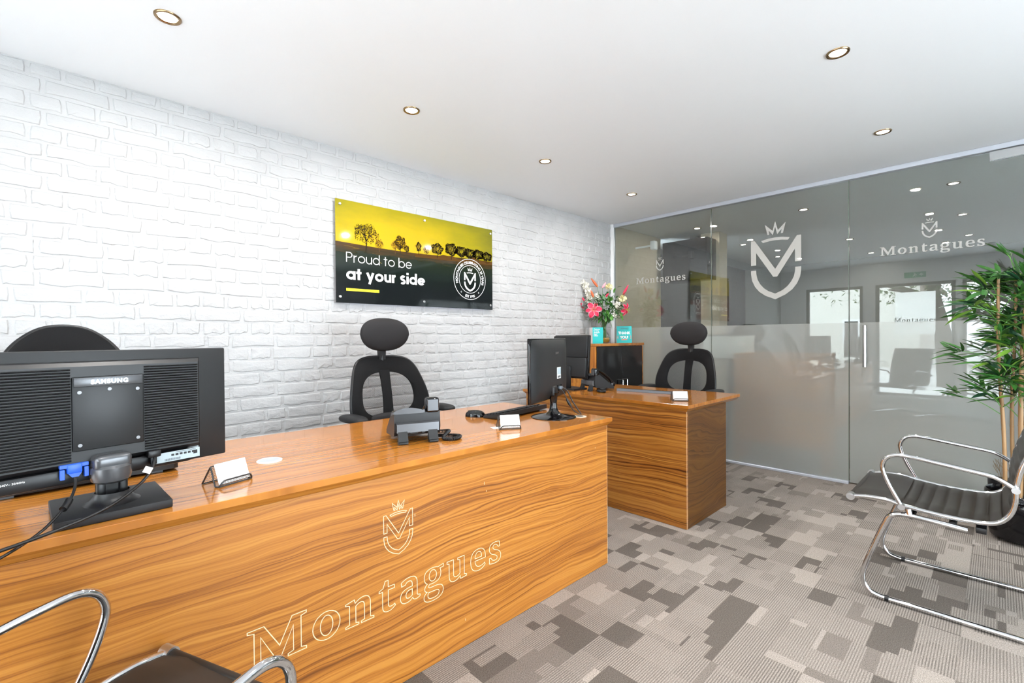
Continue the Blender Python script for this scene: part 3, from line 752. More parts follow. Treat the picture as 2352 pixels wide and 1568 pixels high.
# leads
def loc(p): d = Vector((p[0]-.361, p[1]-1.628, 0)); return Vector((d.x*math.cos(AZ)+d.y*math.sin(AZ), -d.x*math.sin(AZ)+d.y*math.cos(AZ), p[2]))
g = G(); g.tube(cr([(-.194, -.030, .882), (-.196, -.040, .868), (-.212, -.062, .846), (-.25, -.10, .825), (-.33, -.15, .800), (-.45, -.19, .786), (-.60, -.21, .776), (-.75, -.20, .7715)], 6), .0036, 8)
pc = rb('power_lead', g, 'black')
g = G(); g.box(-.209, -.179, -.040, -.0205, .874, .893, .004, 2); g.tube([(-.194, -.0295, .874), (-.195, -.033, .856)], .0075, 12); rb('power_plug', g, 'black', pc)
g = G(); g.box(-.232, -.214, -.080, -.0785, .846, .862, .0004, 1, Matrix.Translation((-.223, -.079, .854)) @ Matrix.Rotation(.5, 4, 'Y') @ Matrix.Translation((.223, .079, -.854))); rb('lead_tag', g, 'paper', pc, 0)
g = G(); g.tube(cr([(-.352, -.034, .862), (-.354, -.046, .845), (-.368, -.070, .822), (-.395, -.10, .800), (-.44, -.15, .780), (-.52, -.23, .7715), (-.62, -.30, .7705)], 6), .0030, 8)
g.tube(cr([(-.371, -.073, .820), (-.378, -.082, .812), (-.386, -.091, .806)], 3), .0075, 12)
vl = rb('video_lead', g, 'black')
g = G(); g.box(-.366, -.338, -.036, -.0205, .870, .892, .003, 2); g.prism([(-.364, .871), (-.340, .871), (-.346, .862), (-.358, .862)], lambda u, v: Vector((u, -.038, v)), lambda u, v: Vector((u, -.026, v)))
for q in (-.3735, -.3305): g.box(q-.0042, q+.0042, -.035, -.024, .858, .882, .001, 1)
g.box(-.378, -.326, -.034, -.021, .8835, .8925, .001, 1)
rb('video_plug', g, 'blue', vl)

# ================================================================== KEYBOARDS
def keyboard(label, loc_, rz, slim=False):
    t = thing('keyboard', label, 'keyboard', loc_, rz)
    Wk, Dk = .445, .125
    zr = .030 if not slim else .017; zf = .010 if not slim else .006   # local -y side (towards the viewer) is the raised rear
    def f(x, y, up): return Vector((x, y, zr+(zf-zr)*(y/Dk)+up))
    g = G()
    o_ = [(0, .012), (.012, 0), (Wk-.012, 0), (Wk, .012), (Wk, Dk-.012), (Wk-.012, Dk), (.012, Dk), (0, Dk-.012)]
    g.prism(o_, lambda x, y: Vector((x, y, max(.0008, f(x, y, 0).z-.022))), lambda x, y: f(x, y, 0))
    g.prism([(x+(.004 if x < .2 else -.004), y) for x, y in o_], lambda x, y: f(x, y, 0.0001), lambda x, y: f(x, y, .002))
    obj('case', g, 'charcoal' if not slim else 'grey_plastic', t)
    if not slim:
        g = G()
        for r in range(5):
            for c in range(21 if r else 17):
                x0 = .012+c*.0203+(.0 if r else (.004*(c//4))); y0 = .014+(5-r)*.0205 if False else .016+r*.0208
                if x0 > Wk-.03 or y0 > Dk-.022: continue
                if c in (15, 19) and r in (2,) : continue
                g.prism([(0, 0), (.0165, 0), (.0165, .0165), (0, .0165)], lambda u, v: f(x0+u, y0+v, .0022), lambda u, v: f(x0+.0015+u*.83, y0+.0015+v*.83, .0085))
        obj('keys', g, 'black', t, 0, kind='stuff')
        for q in (.05, Wk-.07): obj('rear_foot', G().box(q, q+.030, .008, .016, .0004, .012, .001, 1), 'grey_plastic', t)
    else:
        obj('key_field', G().prism([(.015, .018), (Wk-.015, .018), (Wk-.015, Dk-.012), (.015, Dk-.012)], lambda x, y: f(x, y, .0021), lambda x, y: f(x, y, .0032)), 'black', t)
    return t
keyboard('black keyboard beside the mouse, in front of the middle monitor', (1.606, 1.752, DT), math.radians(9))
keyboard('black keyboard raised on its feet under the large left monitor', (-.17, 1.815, DT), math.radians(3))
keyboard('slim dark grey keyboard on the crosswise desk', (3.115, 2.068, DT), math.radians(-81), True)
# mouse
t = thing('mouse', 'glossy black computer mouse left of the keyboard', 'mouse', (1.592, 1.935, DT), math.radians(30))
def ms(p): return Vector((p.x*(1-.12*abs(p.y)/.055), p.y, max(p.z, .001)*(1 if p.z > 0 else 0)+.001))
obj('shell', G().ellipsoid((0, 0, 0), (.031, .055, .035), 24, 16, .8, ms), 'gloss', t, 60)
obj('scroll_wheel', G().tube([(-.003, .034, .027), (.003, .034, .027)], .006, 12), 'charcoal', t)
obj('side_button', G().box(-.031, -.026, -.008, .012, .016, .020, .001, 1), 'charcoal', t)
g = G().poly([(-.006, -.03, .0325), (.006, -.03, .0325), (0, -.018, .0345)], [(0, 1, 2)])

# ================================================================== CARD HOLDERS
M['mesh_wire'] = pm('black_wire', (.02, .02, .02), .35)
def card_holder(label, loc_, rz):
    """local: x along the front edge, +y away from the viewer; A-shaped"""
    t = thing('card_holder', label, 'card holder', loc_, rz)
    Wc = .100; ap = (.030, .056)   # apex y,z
    g = G(); r = .0018
    for x in (0, Wc): g.tube(fillet([(x, .004, .0022), (x, .010, .0022), (x, ap[0], ap[1]), (x, .070, .0022)], .006, 4), r*1.25, 7)
    g.tube([(0, .070, .0022), (Wc, .070, .0022)], r, 7); g.tube([(0, ap[0], ap[1]), (Wc, ap[0], ap[1])], r, 7)
    g.tube(fillet([(0, .004, .0022), (0, -.008, .0035), (.012, -.011, .018), (Wc-.008, -.011, .018), (Wc, -.008, .0035), (Wc, .004, .0022)], .006, 4), r*1.3, 7)
    g.tube([(0, -.006, .0022), (Wc, -.006, .0022)], r, 7)
    obj('frame', g, 'mesh_wire', t)
    g = G()
    for k in range(1, 22):
        x = k*Wc/22
        g.tube([(x, .070, .0022), (x, ap[0], ap[1])], .00045, 4, cap=False); g.tube([(x, -.0065, .003), (x, -.0112, .018)], .00045, 4, cap=False)
    for k in range(1, 8):
        u = k/8; g.tube([(.001, .070+(ap[0]-.070)*u, .0022+(ap[1]-.0022)*u), (Wc-.001, .070+(ap[0]-.070)*u, .0022+(ap[1]-.0022)*u)], .0004, 4, cap=False)
    for u in (.3, .65): g.tube([(.002, -.0065-.0047*u, .003+.015*u), (Wc-.002, -.0065-.0047*u, .003+.015*u)], .0004, 4, cap=False)
    obj('wire_mesh', g, 'mesh_wire', t, 0, kind='stuff')
    g = G(); dy, dz = ap[0]-.008, ap[1]-.003; ln = math.hypot(dy, dz); ny, nz = -dz/ln, dy/ln
    for k in range(3):
        o0 = .0022+k*.0016
        g.prism([(.006+.001*k, .0), (Wc-.005+.0008*k, .0), (Wc-.005+.0008*k, .060), (.006+.001*k, .060)], lambda u, v: Vector((u, .0035+dy/ln*v+ny*o0, .0045+dz/ln*v+nz*o0)), lambda u, v: Vector((u, .0035+dy/ln*v+ny*(o0+.0013), .0045+dz/ln*v+nz*(o0+.0013))))
    cards = obj('card_stack', g, 'paper', t, 0)
    o0 = .0068; gs, wd_ = gl, wd
    F = lambda u, v, w_: Vector((.5*Wc+u, .0035+dy/ln*v+ny*(o0+w_), .0045+dz/ln*v+nz*(o0+w_)))
    flat_curve('card_print', [[((x-wd_/2)*.0028, .031+y*.0036) for x, y in c] for gg in gs for c in gg], F, .0001, 'ink2', cards)
    g = G()
    for (q, l) in ((.024, .030), (.020, .022)): g.prism([(-l/2, q), (l/2, q), (l/2, q+.0009), (-l/2, q+.0009)], lambda u, v: F(u, v, 0), lambda u, v: F(u, v, .0001))
    obj('card_print', g, 'ink2', cards, 0)
    return t
M['ink2'] = pm('pale_grey_print', (.45, .45, .46), .6)
ch1 = card_holder('black wire card holder with white cards beside the left monitor base', (.318, 1.535, DT), math.radians(20))
dup(ch1, (1.440, 1.577, DT), math.radians(-30), 'black wire card holder with white cards in front of the middle monitor', 'business card holders on the desks'); ch1['group'] = 'business card holders on the desks'
dup(ch1, (2.862, 1.468, DT), math.radians(-52), 'black wire card holder with white cards at the corner of the crosswise desk', 'business card holders on the desks')
t = thing('loose_card', 'loose white card lying beside the middle card holder', 'card', (1.448, 1.60, DT), math.radians(-20))
obj('sheet', G().box(-.018, .04, -.0, .05, .0004, .0008), 'paper', t, 0)

# ================================================================== DESK TELEPHONES
def coil(path, R, r, turns, n=5):
    P = cr(path, 40); L = len(P); out = []
    N = turns*7
    for k in range(N+1):
        u = k/N*(L-1.001); i = int(u); p = P[i].lerp(P[i+1], u-i); tg = (P[i+1]-P[i]).normalized()
        up = Vector((0, 0, 1)); sd = tg.cross(up).normalized(); up = sd.cross(tg); a = k/7*2*PI
        out.append(p+sd*math.cos(a)*R+up*math.sin(a)*R)
    g = G(); g.tube(out, r, n); return g
def phone(label, loc_, rz, cordpath):
    """local x: width, -y: rear towards the viewer, +y: user"""
    t = thing('desk_phone', label, 'telephone', loc_, rz)
    prof = [(-.018, .030), (-.026, .060), (-.020, .118), (.020, .126), (.150, .030), (.150, .014), (.010, .024)]
    obj('body', G().prism(prof, lambda u, v: Vector((-.090, u, v)), lambda u, v: Vector((.098, u, v))), 'black', t)
    g = G(); g.prism([(-.060, .048), (-.058, .082), (-.046, .088), (-.0262, .088), (-.0262, .040)], lambda u, v: Vector((-.082, u+.020, v-.004)), lambda u, v: Vector((.088, u+.020, v-.004)))
    obj('rear_housing', g, 'silver_plastic', t)
    pr = []
    for k in range(9): u = k/8; pr.append((-.092+.118*u, .1265+.015*math.sin(PI*u*.9+.15)))
    g = G(); g.prism(pr+[(.026, .1175), (-.092, .1175)], lambda u, v: Vector((u, -.030, v)), lambda u, v: Vector((u, .030, v-.012)))
    g.prism([(.026, .1185), (.032, .1185), (.032, .131), (.026, .131)], lambda u, v: Vector((u, -.029, v)), lambda u, v: Vector((u, .03, v-.012)))
    obj('display_hood', g, 'silver_plastic', t)
    g = G()
    for q in (-.060, .062):
        g.prism([(-.052, .0012), (-.056, .012), (-.034, .062), (-.022, .062), (-.030, .030), (-.034, .0012)], lambda u, v: Vector((q-.019, u, v)), lambda u, v: Vector((q+.019, u, v)))
        g.box(q-.0188, q+.0188, -.060, -.050, .0008, .010, .002, 2)
    g.prism([(-.038, .050), (-.034, .066), (-.018, .066), (-.022, .050)], lambda u, v: Vector((-.079, u, v)), lambda u, v: Vector((.081, u, v)))
    obj('stand', g, 'charcoal', t)
    g = G()
    for (x, w_) in ((-.042, .018), (-.01, .03), (.028, .012)): g.box(x-w_/2, x+w_/2, -.0245, -.0195, .036, .042)
    obj('sockets', g, 'black', t, 0, kind='stuff')
    # handset on the right: ear end up, slopes down to the user
    g = G(); c = [(.068, -.010, .146), (.068, .012, .160), (.068, .060, .138), (.068, .120, .094), (.068, .158, .052)]
    g.tube(cr(c, 5), lambda u: .013+.006*abs(2*u-1)**2, 12, flat=.75)
    g.box(.040, .096, -.024, .018, .112, .176, .011, 4); g.box(.047, .089, .128, .172, .030, .062, .009, 3)
    hs = obj('handset', g, 'gloss', t)
    g = G(); g.box(.046, .090, -.0262, -.0243, .122, .168, .0008, 1); obj('ear_cap', g, 'silver_plastic', hs)
    g = G()
    for r in range(4):
        for q in range(3):
            y0 = .060+r*.018; g.box(-.030+q*.024, -.014+q*.024, y0, y0+.011, .1015-(y0-.05)*.74, .1065-(y0-.05)*.74, .001, 1)
    obj('keypad', g, 'charcoal', t, 0, kind='stuff')
    obj('coiled_cord', coil(cordpath, .0066, .0019, 100), 'black', t, 60)
    return t
ph1 = phone('black desk telephone on the long desk, seen from behind with its cord to the right', (1.045, 1.655, DT), math.radians(-19),
      [(.098, .02, .010), (.125, .01, .009), (.165, -.01, .009), (.180, -.035, .009), (.150, -.066, .009), (.112, -.060, .009), (.108, -.036, .012), (.130, -.012, .024), (.142, .006, .028), (.11, .06, .02), (.085, .15, .03)])
# second telephone on the crosswise desk
phone('black desk telephone on the crosswise desk beside the far monitor', (3.02, 2.235, DT), math.radians(-112),
      [(.098, .02, .009), (.12, -.005, .009), (.150, -.03, .009), (.185, -.03, .009), (.195, .0, .009), (.165, .018, .009), (.13, .01, .02), (.10, .06, .02), (.085, .15, .03)])

# ================================================================== MIDDLE MONITOR
AZ2 = math.radians(20.2)
t = thing('monitor', 'slim glossy black monitor with round base at the right end of the long desk', 'monitor', (1.868, 1.632, DT), AZ2)
z0, z1 = .093, .413; hw = .2575
g = G(); g.box(-hw, hw, .012, .030, z0, z1, .004, 2); obj('bezel', g, 'gloss', t)
g = G()
def bk(u, v):
    x = (u*2-1)*hw*.985; z = z0+.005+(z1-z0-.010)*v; e = (1-abs(2*u-1)**6)*(1-abs(2*v-1)**6)
    return Vector((x, .0122-.024*e, z))
g.grid(bk, 28, 20); obj('back_cover', g, 'charcoal', t, 60)
obj('screen', G().box(-hw+.014, hw-.014, .0301, .0306, z0+.016, z1-.012), 'gloss', t, 0)
bc = thing  # noqa
g = G(); g.box(.042, .098, -.0128, -.0118, z0+.105, z0+.165); lb = obj('rating_label', g, 'paper', t, 0)
g = G(); g.box(.044, .096, -.0135, -.0129, z0+.127, z0+.163); obj('label_print', g, 'label', lb, 0)
g = G()
for k in range(11): g.box(.047+k*.0042, .0492+k*.0042, -.0133, -.0129, z0+.109, z0+.121)
obj('barcode', g, 'black', lb, 0, kind='stuff')
font_text('brand_lettering', 'acer', lambda u, v, w_: Vector((.045+u, -.0120-w_, z0+.236+v)), .0008, 'steel', t, .026, .0003, 'CENTER', 1.1)
obj('socket_recess', G().box(.045, .105, -.0135, -.0117, z0+.045, z0+.070, .003, 2), 'gloss', t)
g = G(); g.lathe([(.118, 0.0006), (.118, .003), (.105, .0075), (.070, .013), (.040, .020), (.026, .032), (.020, .050), (.018, .075), (.021, .105), (.030, .13)], (0, -.006, 0), 40)
obj('stand', g, 'gloss', t, 50)
obj('hinge', G().box(-.03, .03, -.022, .011, z0+.018, z0+.07, .010, 3), 'black', t)
g = G(); g.tube(cr([(.070, -.016, z0+.055), (.085, -.034, z0+.052), (.100, -.052, z0+.03), (.108, -.075, z0-.02), (.110, -.105, .03), (.111, -.118, .012), (.112, -.124, .004)], 6), .0034, 8)
pl = obj('power_lead', g, 'charcoal', t, 60); obj('plug', G().box(.050, .082, -.030, -.0136, z0+.048, z0+.064, .004, 2), 'grey_plastic', pl)
g = G(); g.tube(cr([(.055, -.016, z0+.050), (.060, -.032, z0+.043), (.066, -.046, z0+.02), (.075, -.062, z0-.02), (.088, -.085, .03), (.098, -.105, .012), (.106, -.120, .004)], 6), .0024, 8)
g.tube(cr([(.0700, -.053, z0+.0), (.0765, -.064, z0-.025), (.083, -.077, z0-.046)], 4), lambda u: .0035+.0042*math.sin(PI*u), 10)
pl = obj('video_lead', g, 'charcoal', t, 60); obj('plug', G().box(.043, .064, -.028, -.0136, z0+.040, z0+.052, .003, 2), 'black', pl)

# ================================================================== FAR MONITOR on the crosswise desk
t = thing('monitor', 'far black monitor on the crosswise desk, in front of the cabinet', 'monitor', (2.985, 2.42, DT), math.radians(-93))
z0, z1 = .088, .436
tl = Matrix.Translation((0, 0, z0)) @ Matrix.Rotation(math.radians(-3.5), 4, 'X') @ Matrix.Translation((0, 0, -z0))
obj('housing', G().box(-.185, .185, .004, .030, z0, z1, .006, 2).xf(tl), 'black', t)
g = G(); g.box(-.180, .180, -.016, .0038, z0+.17, z1-.008, .005, 2); g.box(-.178, .178, -.022, .0038, z0+.014, z0+.168, .005, 2)
obj('back_cover', g.xf(tl), 'charcoal', t)
obj('screen', G().box(-.170, .170, .0302, .0308, z0+.016, z1-.012).xf(tl), 'gloss', t, 0)
g = G(); g.box(-.03, .03, -.030, -.012, .006, z0+.10, .006, 2); obj('neck', g, 'black', t)
g = G(); g.prism([(-.12, -.085), (.12, -.085), (.10, .10), (-.10, .10)], lambda u, v: Vector((u, v, .0006)), lambda u, v: Vector((u*.96, v*.96, .010))); obj('base', g, 'black_soft', t)
g = G(); g.tube(cr([(-.055, -.020, z0+.11), (-.085, -.05, z0+.09), (-.11, -.06, z0+.0), (-.10, -.075, .03), (-.06, -.088, .013)], 5), .003, 7); obj('lead', g, 'grey_plastic', t, 60)
obj('rating_label', G().box(-.12, -.09, -.0232, -.0222, z0+.06, z0+.11).xf(tl), 'label', t, 0)
t = thing('pen', 'blue pen lying on the crosswise desk below the far monitor', 'pen', (2.80, 2.50, DT+.0052), math.radians(-58))
obj('barrel', G().tube([(0, 0, 0), (.12, 0, 0)], .0045, 10), 'blue', t); obj('tip', G().tube([(.1205, 0, 0), (.135, 0, 0)], lambda u: .0035*(1-u)+.0006, 8), 'steel', t)

# ================================================================== CABINET
CX0, CX1, CY0, CY1, CZ = 3.635, 4.495, 2.64, 3.020, 1.120
t = thing('cupboard', 'walnut cupboard with two glossy black doors in the corner by the glass', 'cabinet', (CX0, CY0, 0))
Wc, Dc = CX1-CX0, CY1-CY0
obj('top', G().box(-.004, Wc+.004, -.012, Dc, CZ-.026, CZ, .002, 1), 'desk2_top', t)
obj('side_panel', G().box(0, .022, .0, Dc, .001, CZ-.0265, .001, 1), 'cab_wood_y', t); obj('side_panel', G().box(Wc-.022, Wc, .0, Dc, .001, CZ-.0265, .001, 1), 'cab_wood_y', t)
obj('back_panel', G().box(.0225, Wc-.0225, Dc-.012, Dc, .06, CZ-.027), 'black_soft', t)
obj('plinth', G().box(.0225, Wc-.0225, .03, .045, .001, .06), 'black_soft', t)
mid = 4.083-CX0
for k, (a, b, hx) in enumerate(((.0235, mid-.0015, mid-.035), (mid+.0015, Wc-.0235, mid+.045))):
    d = obj('door', G().box(a, b, -.006, .014, .062, CZ-.030, .001, 1), 'gloss', t)
    obj('handle', G().tube(fillet([(hx, -.0065, .755), (hx, -.038, .755), (hx, -.038, .595), (hx, -.0065, .595)], .008, 4), .0058, 10), 'chrome', d)
def rotcard(name, label, cx, cy, az, Wd, Hh, fold):
    t = thing(name, label, 'card', (cx, cy, CZ), az)
    return t
# thank-you card
t = thing('greeting_card', 'turquoise thank you card standing on the cupboard, right of the vase', 'card', (4.300, 2.745, CZ), math.radians(-52))
obj('front_leaf', G().prism([(-.078, .0004), (.078, .0004), (.078, .176), (-.078, .176)], lambda u, v: Vector((u, v*.10, v)), lambda u, v: Vector((u, v*.10+.0012, v))), 'teal', t, 0)
obj('back_leaf', G().prism([(-.078, .0004), (.078, .0004), (.078, .176), (-.078, .176)], lambda u, v: Vector((u, .050-v*.17, v)), lambda u, v: Vector((u, .0512-v*.17, v))), 'paper', t, 0)
cf = lambda u, v, w_: Vector((u, v*.10-.0003-w_, v))
font_text('card_lettering', 'THANK', cf, .0005, 'sign_white', t, .037, .0012, 'CENTER', .95).location = (0, .0095, .092)
font_text('card_lettering', 'YOU!', cf, .0005, 'sign_white', t, .037, .0012, 'CENTER', .95).location = (0, .0050, .047)
g = G(); g.prism([(-.030, .028), (.030, .031), (.028, .038), (-.028, .036)], lambda u, v: cf(u, v, .0001), lambda u, v: cf(u, v, .0006))
for s_ in (-1, 1):
    for q in (.045, .058, .071): g.prism([(s_*.060, q), (s_*.070, q-.004), (s_*.071, q+.002), (s_*.061, q+.005)], lambda u, v: cf(u, v, .0001), lambda u, v: cf(u, v, .0006))
obj('card_pattern', g, 'coral', t, 0)
g = G(); ribbon(g, [(-.044, .140), (.044, .140), (.048, .150), (.044, .160), (-.044, .160), (-.048, .150)], .0012, lambda u, v: cf(u, v, .0003)); g.box(-.036, .036, .0135, .0140, .1485, .1525)
obj('card_pattern', g, 'ink', t, 0)
# message card, open towards the left
t = thing('greeting_card', 'open turquoise and white message card on the cupboard, left of the vase', 'card', (3.905, 2.80, CZ), math.radians(-55))
obj('front_leaf', G().prism([(-.052, .0004), (.052, .0004), (.052, .160), (-.052, .160)], lambda u, v: Vector((u, 0, v)), lambda u, v: Vector((u, .0012, v))), 'teal', t, 0)
obj('back_leaf', G().prism([(0, .0004), (.10, .0004), (.10, .160), (0, .160)], lambda u, v: Vector((-.053-u*.32, u*.90+.001, v)), lambda u, v: Vector((-.054-u*.32, u*.90+.002, v))), 'paper', t, 0)
for k, s_ in enumerate(('Thank you', 'for being', 'absolutely', 'flippin\'', 'brilliant')):
    font_text('card_lettering', s_, lambda u, v, w_: Vector((-.040+u, -.0003-w_, .138-.0165*k+v)), .0004, 'sign_white', t, .0140, .0004)

# ================================================================== VASE AND FLOWERS
VX, VY = 4.075, 2.845
M['vase_glass'] = pm('vase_glass', (.95, .98, .97), .03, spec=.5, IOR=1.45); M['vase_glass'].node_tree.nodes['Principled BSDF'].inputs['Transmission Weight'].default_value = 0
def vg():
    m = bpy.data.materials.new('clear_vase_glass'); m.use_nodes = True; t = NT(m); t.n.clear()
    out = t.new('ShaderNodeOutputMaterial'); tr = t.new('ShaderNodeBsdfTransparent'); tr.inputs[0].default_value = (.93, .96, .95, 1)
    gl_ = t.new('ShaderNodeBsdfGlossy'); gl_.inputs['Roughness'].default_value = .02; lw = t.new('ShaderNodeLayerWeight'); lw.inputs[0].default_value = .35
    mx = t.new('ShaderNodeMixShader'); t.lk(lw.outputs['Facing'], mx.inputs[0]); t.lk(tr.outputs[0], mx.inputs[1]); t.lk(gl_.outputs[0], mx.inputs[2]); t.lk(mx.outputs[0], out.inputs[0]); return m
M['vase_glass'] = vg()
M['water'] = pm('amber_water', (.50, .27, .02), .08); M['water'].node_tree.nodes['Principled BSDF'].inputs['Alpha'].default_value = .8
t = thing('vase', 'clear round-bellied glass vase with amber water on the cupboard', 'vase', (VX, VY, CZ))
obj('vessel', G().lathe([(.034, .0006), (.050, .004), (.062, .030), (.064, .055), (.054, .085), (.036, .112), (.026, .140), (.026, .168), (.036, .195), (.046, .215)], n=32, cap=False), 'vase_glass', t, 60)
obj('water', G().lathe([(.032, .006), (.047, .009), (.0585, .030), (.0605, .052), (.060, .056)], n=28), 'water', t, 60)
rr = Vector((.568, -.823, 0)); ff = Vector((.823, .568, 0))
def vp(dx, dz, dy=0): return rr*dx+ff*dy+Vector((0, 0, dz))
K = .00452
def px(u, v, dy=0): return vp((u-1385)*K, (782-v)*K, dy)     # flower positions in the vase's own frame
M['stem'] = pm('flower_stem', (.06, .16, .03), .5); M['leafg'] = pm('dark_green_leaf', (.03, .13, .03), .42); M['leafg2'] = pm('light_green_leaf', (.10, .28, .05), .45)
M['petal'] = pm('crimson_petal', (.68, .018, .075), .5); M['petal_edge'] = pm('pale_pink', (.85, .35, .42), .5)
M['petal_w'] = pm('white_petal', (.85, .84, .76), .6); M['petal_c'] = pm('cream_petal', (.82, .76, .42), .6); M['bud'] = pm('orange_red_bud', (.55, .11, .03), .45); M['bud_tip'] = pm('green_yellow', (.35, .38, .05), .5)
def petal_mat():
    m = pm('lily_petal', (.68, .02, .08), .45); t = NT(m); tc = t.new('ShaderNodeTexCoord'); sp = t.new('ShaderNodeSeparateXYZ'); t.lk(tc.outputs['UV'], sp.inputs[0])
    d = t.math('ABSOLUTE', t.math('SUBTRACT', sp.outputs[0], .5))
    t.lk(t.ramp(d, [(.36, (.70, .012, .07)), (.47, (.88, .38, .45))]), t.b.inputs['Base Color']); return m
M['lily'] = petal_mat()
def flower(name, label, cat, c, grp=None):
    t = thing(name, label, cat, (VX+c.x, VY+c.y, CZ+c.z), 0, grp); return t
def stem_to(t, c, r=.0022, name='stem'):
    base = Vector((random.uniform(-.02, .02), random.uniform(-.02, .02), .02))-c; neck = Vector((random.uniform(-.015, .015), random.uniform(-.015, .015), .175))-c
    d = (Vector((0, 0, 0))-neck); mid = neck+d*.5+Vector((0, 0, .02))
    obj(name, G().tube(cr([base, neck, mid, (0, 0, -.004)], 5), r, 6), 'stem', t, 60)
def petal(g, axis, side, up, L, Wd, curl, uvs):
    """petal from origin along axis, curling toward up"""
    nu, nv = 4, 8; V = []
    for j in range(nv+1):
        v = j/nv; wid = Wd*math.sin(PI*min(1, v**.85*.96+.03))**1.0*(1-.10*v)
        c = axis*(L*(math.sin(v*1.35)/1.35*1.05))+up*(L*(.32*v-curl*v*v))
        V.append([g.b.verts.new(c+side*(wid*(i/nu-.5))+up*(abs(i/nu-.5)*wid*.35)) for i in range(nu+1)])
    uv = g.b.loops.layers.uv.verify()
    for j in range(nv):
        for i in range(nu):
            f = g.b.faces.new((V[j][i], V[j][i+1], V[j+1][i+1], V[j+1][i]))
            for lp, (a, b) in zip(f.loops, ((i, j), (i+1, j), (i+1, j+1), (i, j+1))): lp[uv].uv = (a/nu, b/nv)
def lily(label, c, nrm, L, Wd, phase=0.):
    t = flower('lily', label, 'flower', c, 'pink lilies in the vase')
    n = nrm.normalized(); a = n.orthogonal().normalized(); b = n.cross(a)
    for k in range(6):
        th = phase+k*PI/3; ax = a*math.cos(th)+b*math.sin(th); sd = n.cross(ax)
        g = G(); petal(g, ax, sd, n, L*(1 if k % 2 else .93), Wd*(1. if k % 2 else .75), .42, None); obj('petal', g, 'lily', t, 80)
    g = G()
    for k in range(6):
        th = phase+.5+k*PI/3; ax = a*math.cos(th)+b*math.sin(th); e = n*.045+ax*.020; g.tube(cr([(0, 0, 0), n*.02+ax*.006, e], 4), .0009, 5)
        g.ellipsoid(e, (.003, .003, .005), 6, 5)
    g.tube([(0, 0, 0), n*.055], .0016, 6); obj('stamens', g, 'bud_tip', t, 60)
    stem_to(t, c); return t
view = Vector((-.80, -.60, 0))
lily('large open crimson lily facing out, low on the left of the bouquet', px(1362, 706, -.05), view+Vector((0, 0, .12)), .118, .066, 1.87)
lily('crimson lily seen from the side, low on the right of the bouquet', px(1432, 706, -.03), rr*.9-ff*.5+Vector((0, 0, -.25)), .100, .052, .5)
lily('small half-hidden crimson lily at the far left of the bouquet', px(1334, 694, .02), -rr*.8+Vector((0, 0, -.45))-ff*.2, .075, .034, .2)
def budf(label, u0, v0, u1, v1, r, dy=0, mat='bud'):
    p0, p1 = px(u0, v0, dy), px(u1, v1, dy); t = flower('lily_bud', label, 'flower bud', p0, 'lily buds in the vase'); d = p1-p0
    pr = G(); pr.tube([d*k/8 for k in range(9)], lambda u: r*(.35+.65*math.sin(PI*min(1, .15+u*.80)))*(1-.55*u**4), 9); obj('bud', pr, mat, t, 60)
    obj('calyx', G().tube([d*-.04, d*.05, d*.16], lambda u: r*(.45+.25*u), 8), 'bud_tip', t, 60); stem_to(t, p0, .002)
budf('tall orange-red lily bud at the top of the bouquet', 1371, 652, 1356, 632, .0135)
budf('short salmon lily bud right of the tall one', 1382, 655, 1390, 643, .012, .0, 'petal_edge')
budf('upright red bud above the large lily', 1362, 677, 1356, 661, .0135, -.06)
budf('tall red and yellow bud at the top right of the bouquet', 1428, 673, 1440, 650, .013, 0, 'petal')
budf('red bud in the middle of the bouquet', 1390, 676, 1396, 668, .011, -.02, 'petal')
budf('dark red bud at the left above the white blossom', 1341, 684, 1336, 676, .010, -.02, 'petal')
def cluster(name, label, cat, pts, mat, n, r, s, grp=None):
    c = px(*pts[0]); t = flower(name, label, cat, c, grp); g = G()
    for k in range(n):
        u = k/n*(len(pts)-1); i = int(u); a = px(*pts[i]); b = px(*pts[min(i+1, len(pts)-1)]); p = a.lerp(b, u-i)-c
        q = p+Vector((random.gauss(0, r), random.gauss(0, r), random.gauss(0, r)))
        m_ = Matrix.Rotation(random.uniform(0, 6), 3, Vector((random.random()-.5, random.random()-.5, random.random()-.5)).normalized())
        vs = [q+m_@Vector((math.cos(a_)*s*(1 if e % 2 else .45), math.sin(a_)*s*(1 if e % 2 else .45), .003*(e % 2))) for e, a_ in enumerate([PI/5*z_ for z_ in range(10)])]
        g.poly([q+m_@Vector((0, 0, -.003))]+vs, [(0, e+1, (e+1) % 10+1) for e in range(10)])
    obj('blossoms', g, mat, t, 0, kind='stuff'); stem_to(t, c); return t
cluster('white_stock', 'tall white stock flower spike on the left of the bouquet', 'flower', [(1338, 640, 0), (1346, 655, 0), (1352, 672, 0), (1350, 686, 0)], 'petal_w', 210, .017, .018)
cluster('white_stock', 'small white stock cluster in the middle above the large lily', 'flower', [(1369, 674, 0), (1371, 682, 0)], 'petal_w', 60, .015, .017)
cluster('white_stock', 'white stock cluster on the right below the cream carnation', 'flower', [(1413, 692, -.03), (1416, 698, -.03)], 'petal_w', 50, .013, .016)
cluster('white_stock', 'small pale blossom sprig hanging low on the right of the vase', 'flower', [(1408, 715, -.02), (1411, 725, -.02)], 'petal_w', 34, .011, .013)
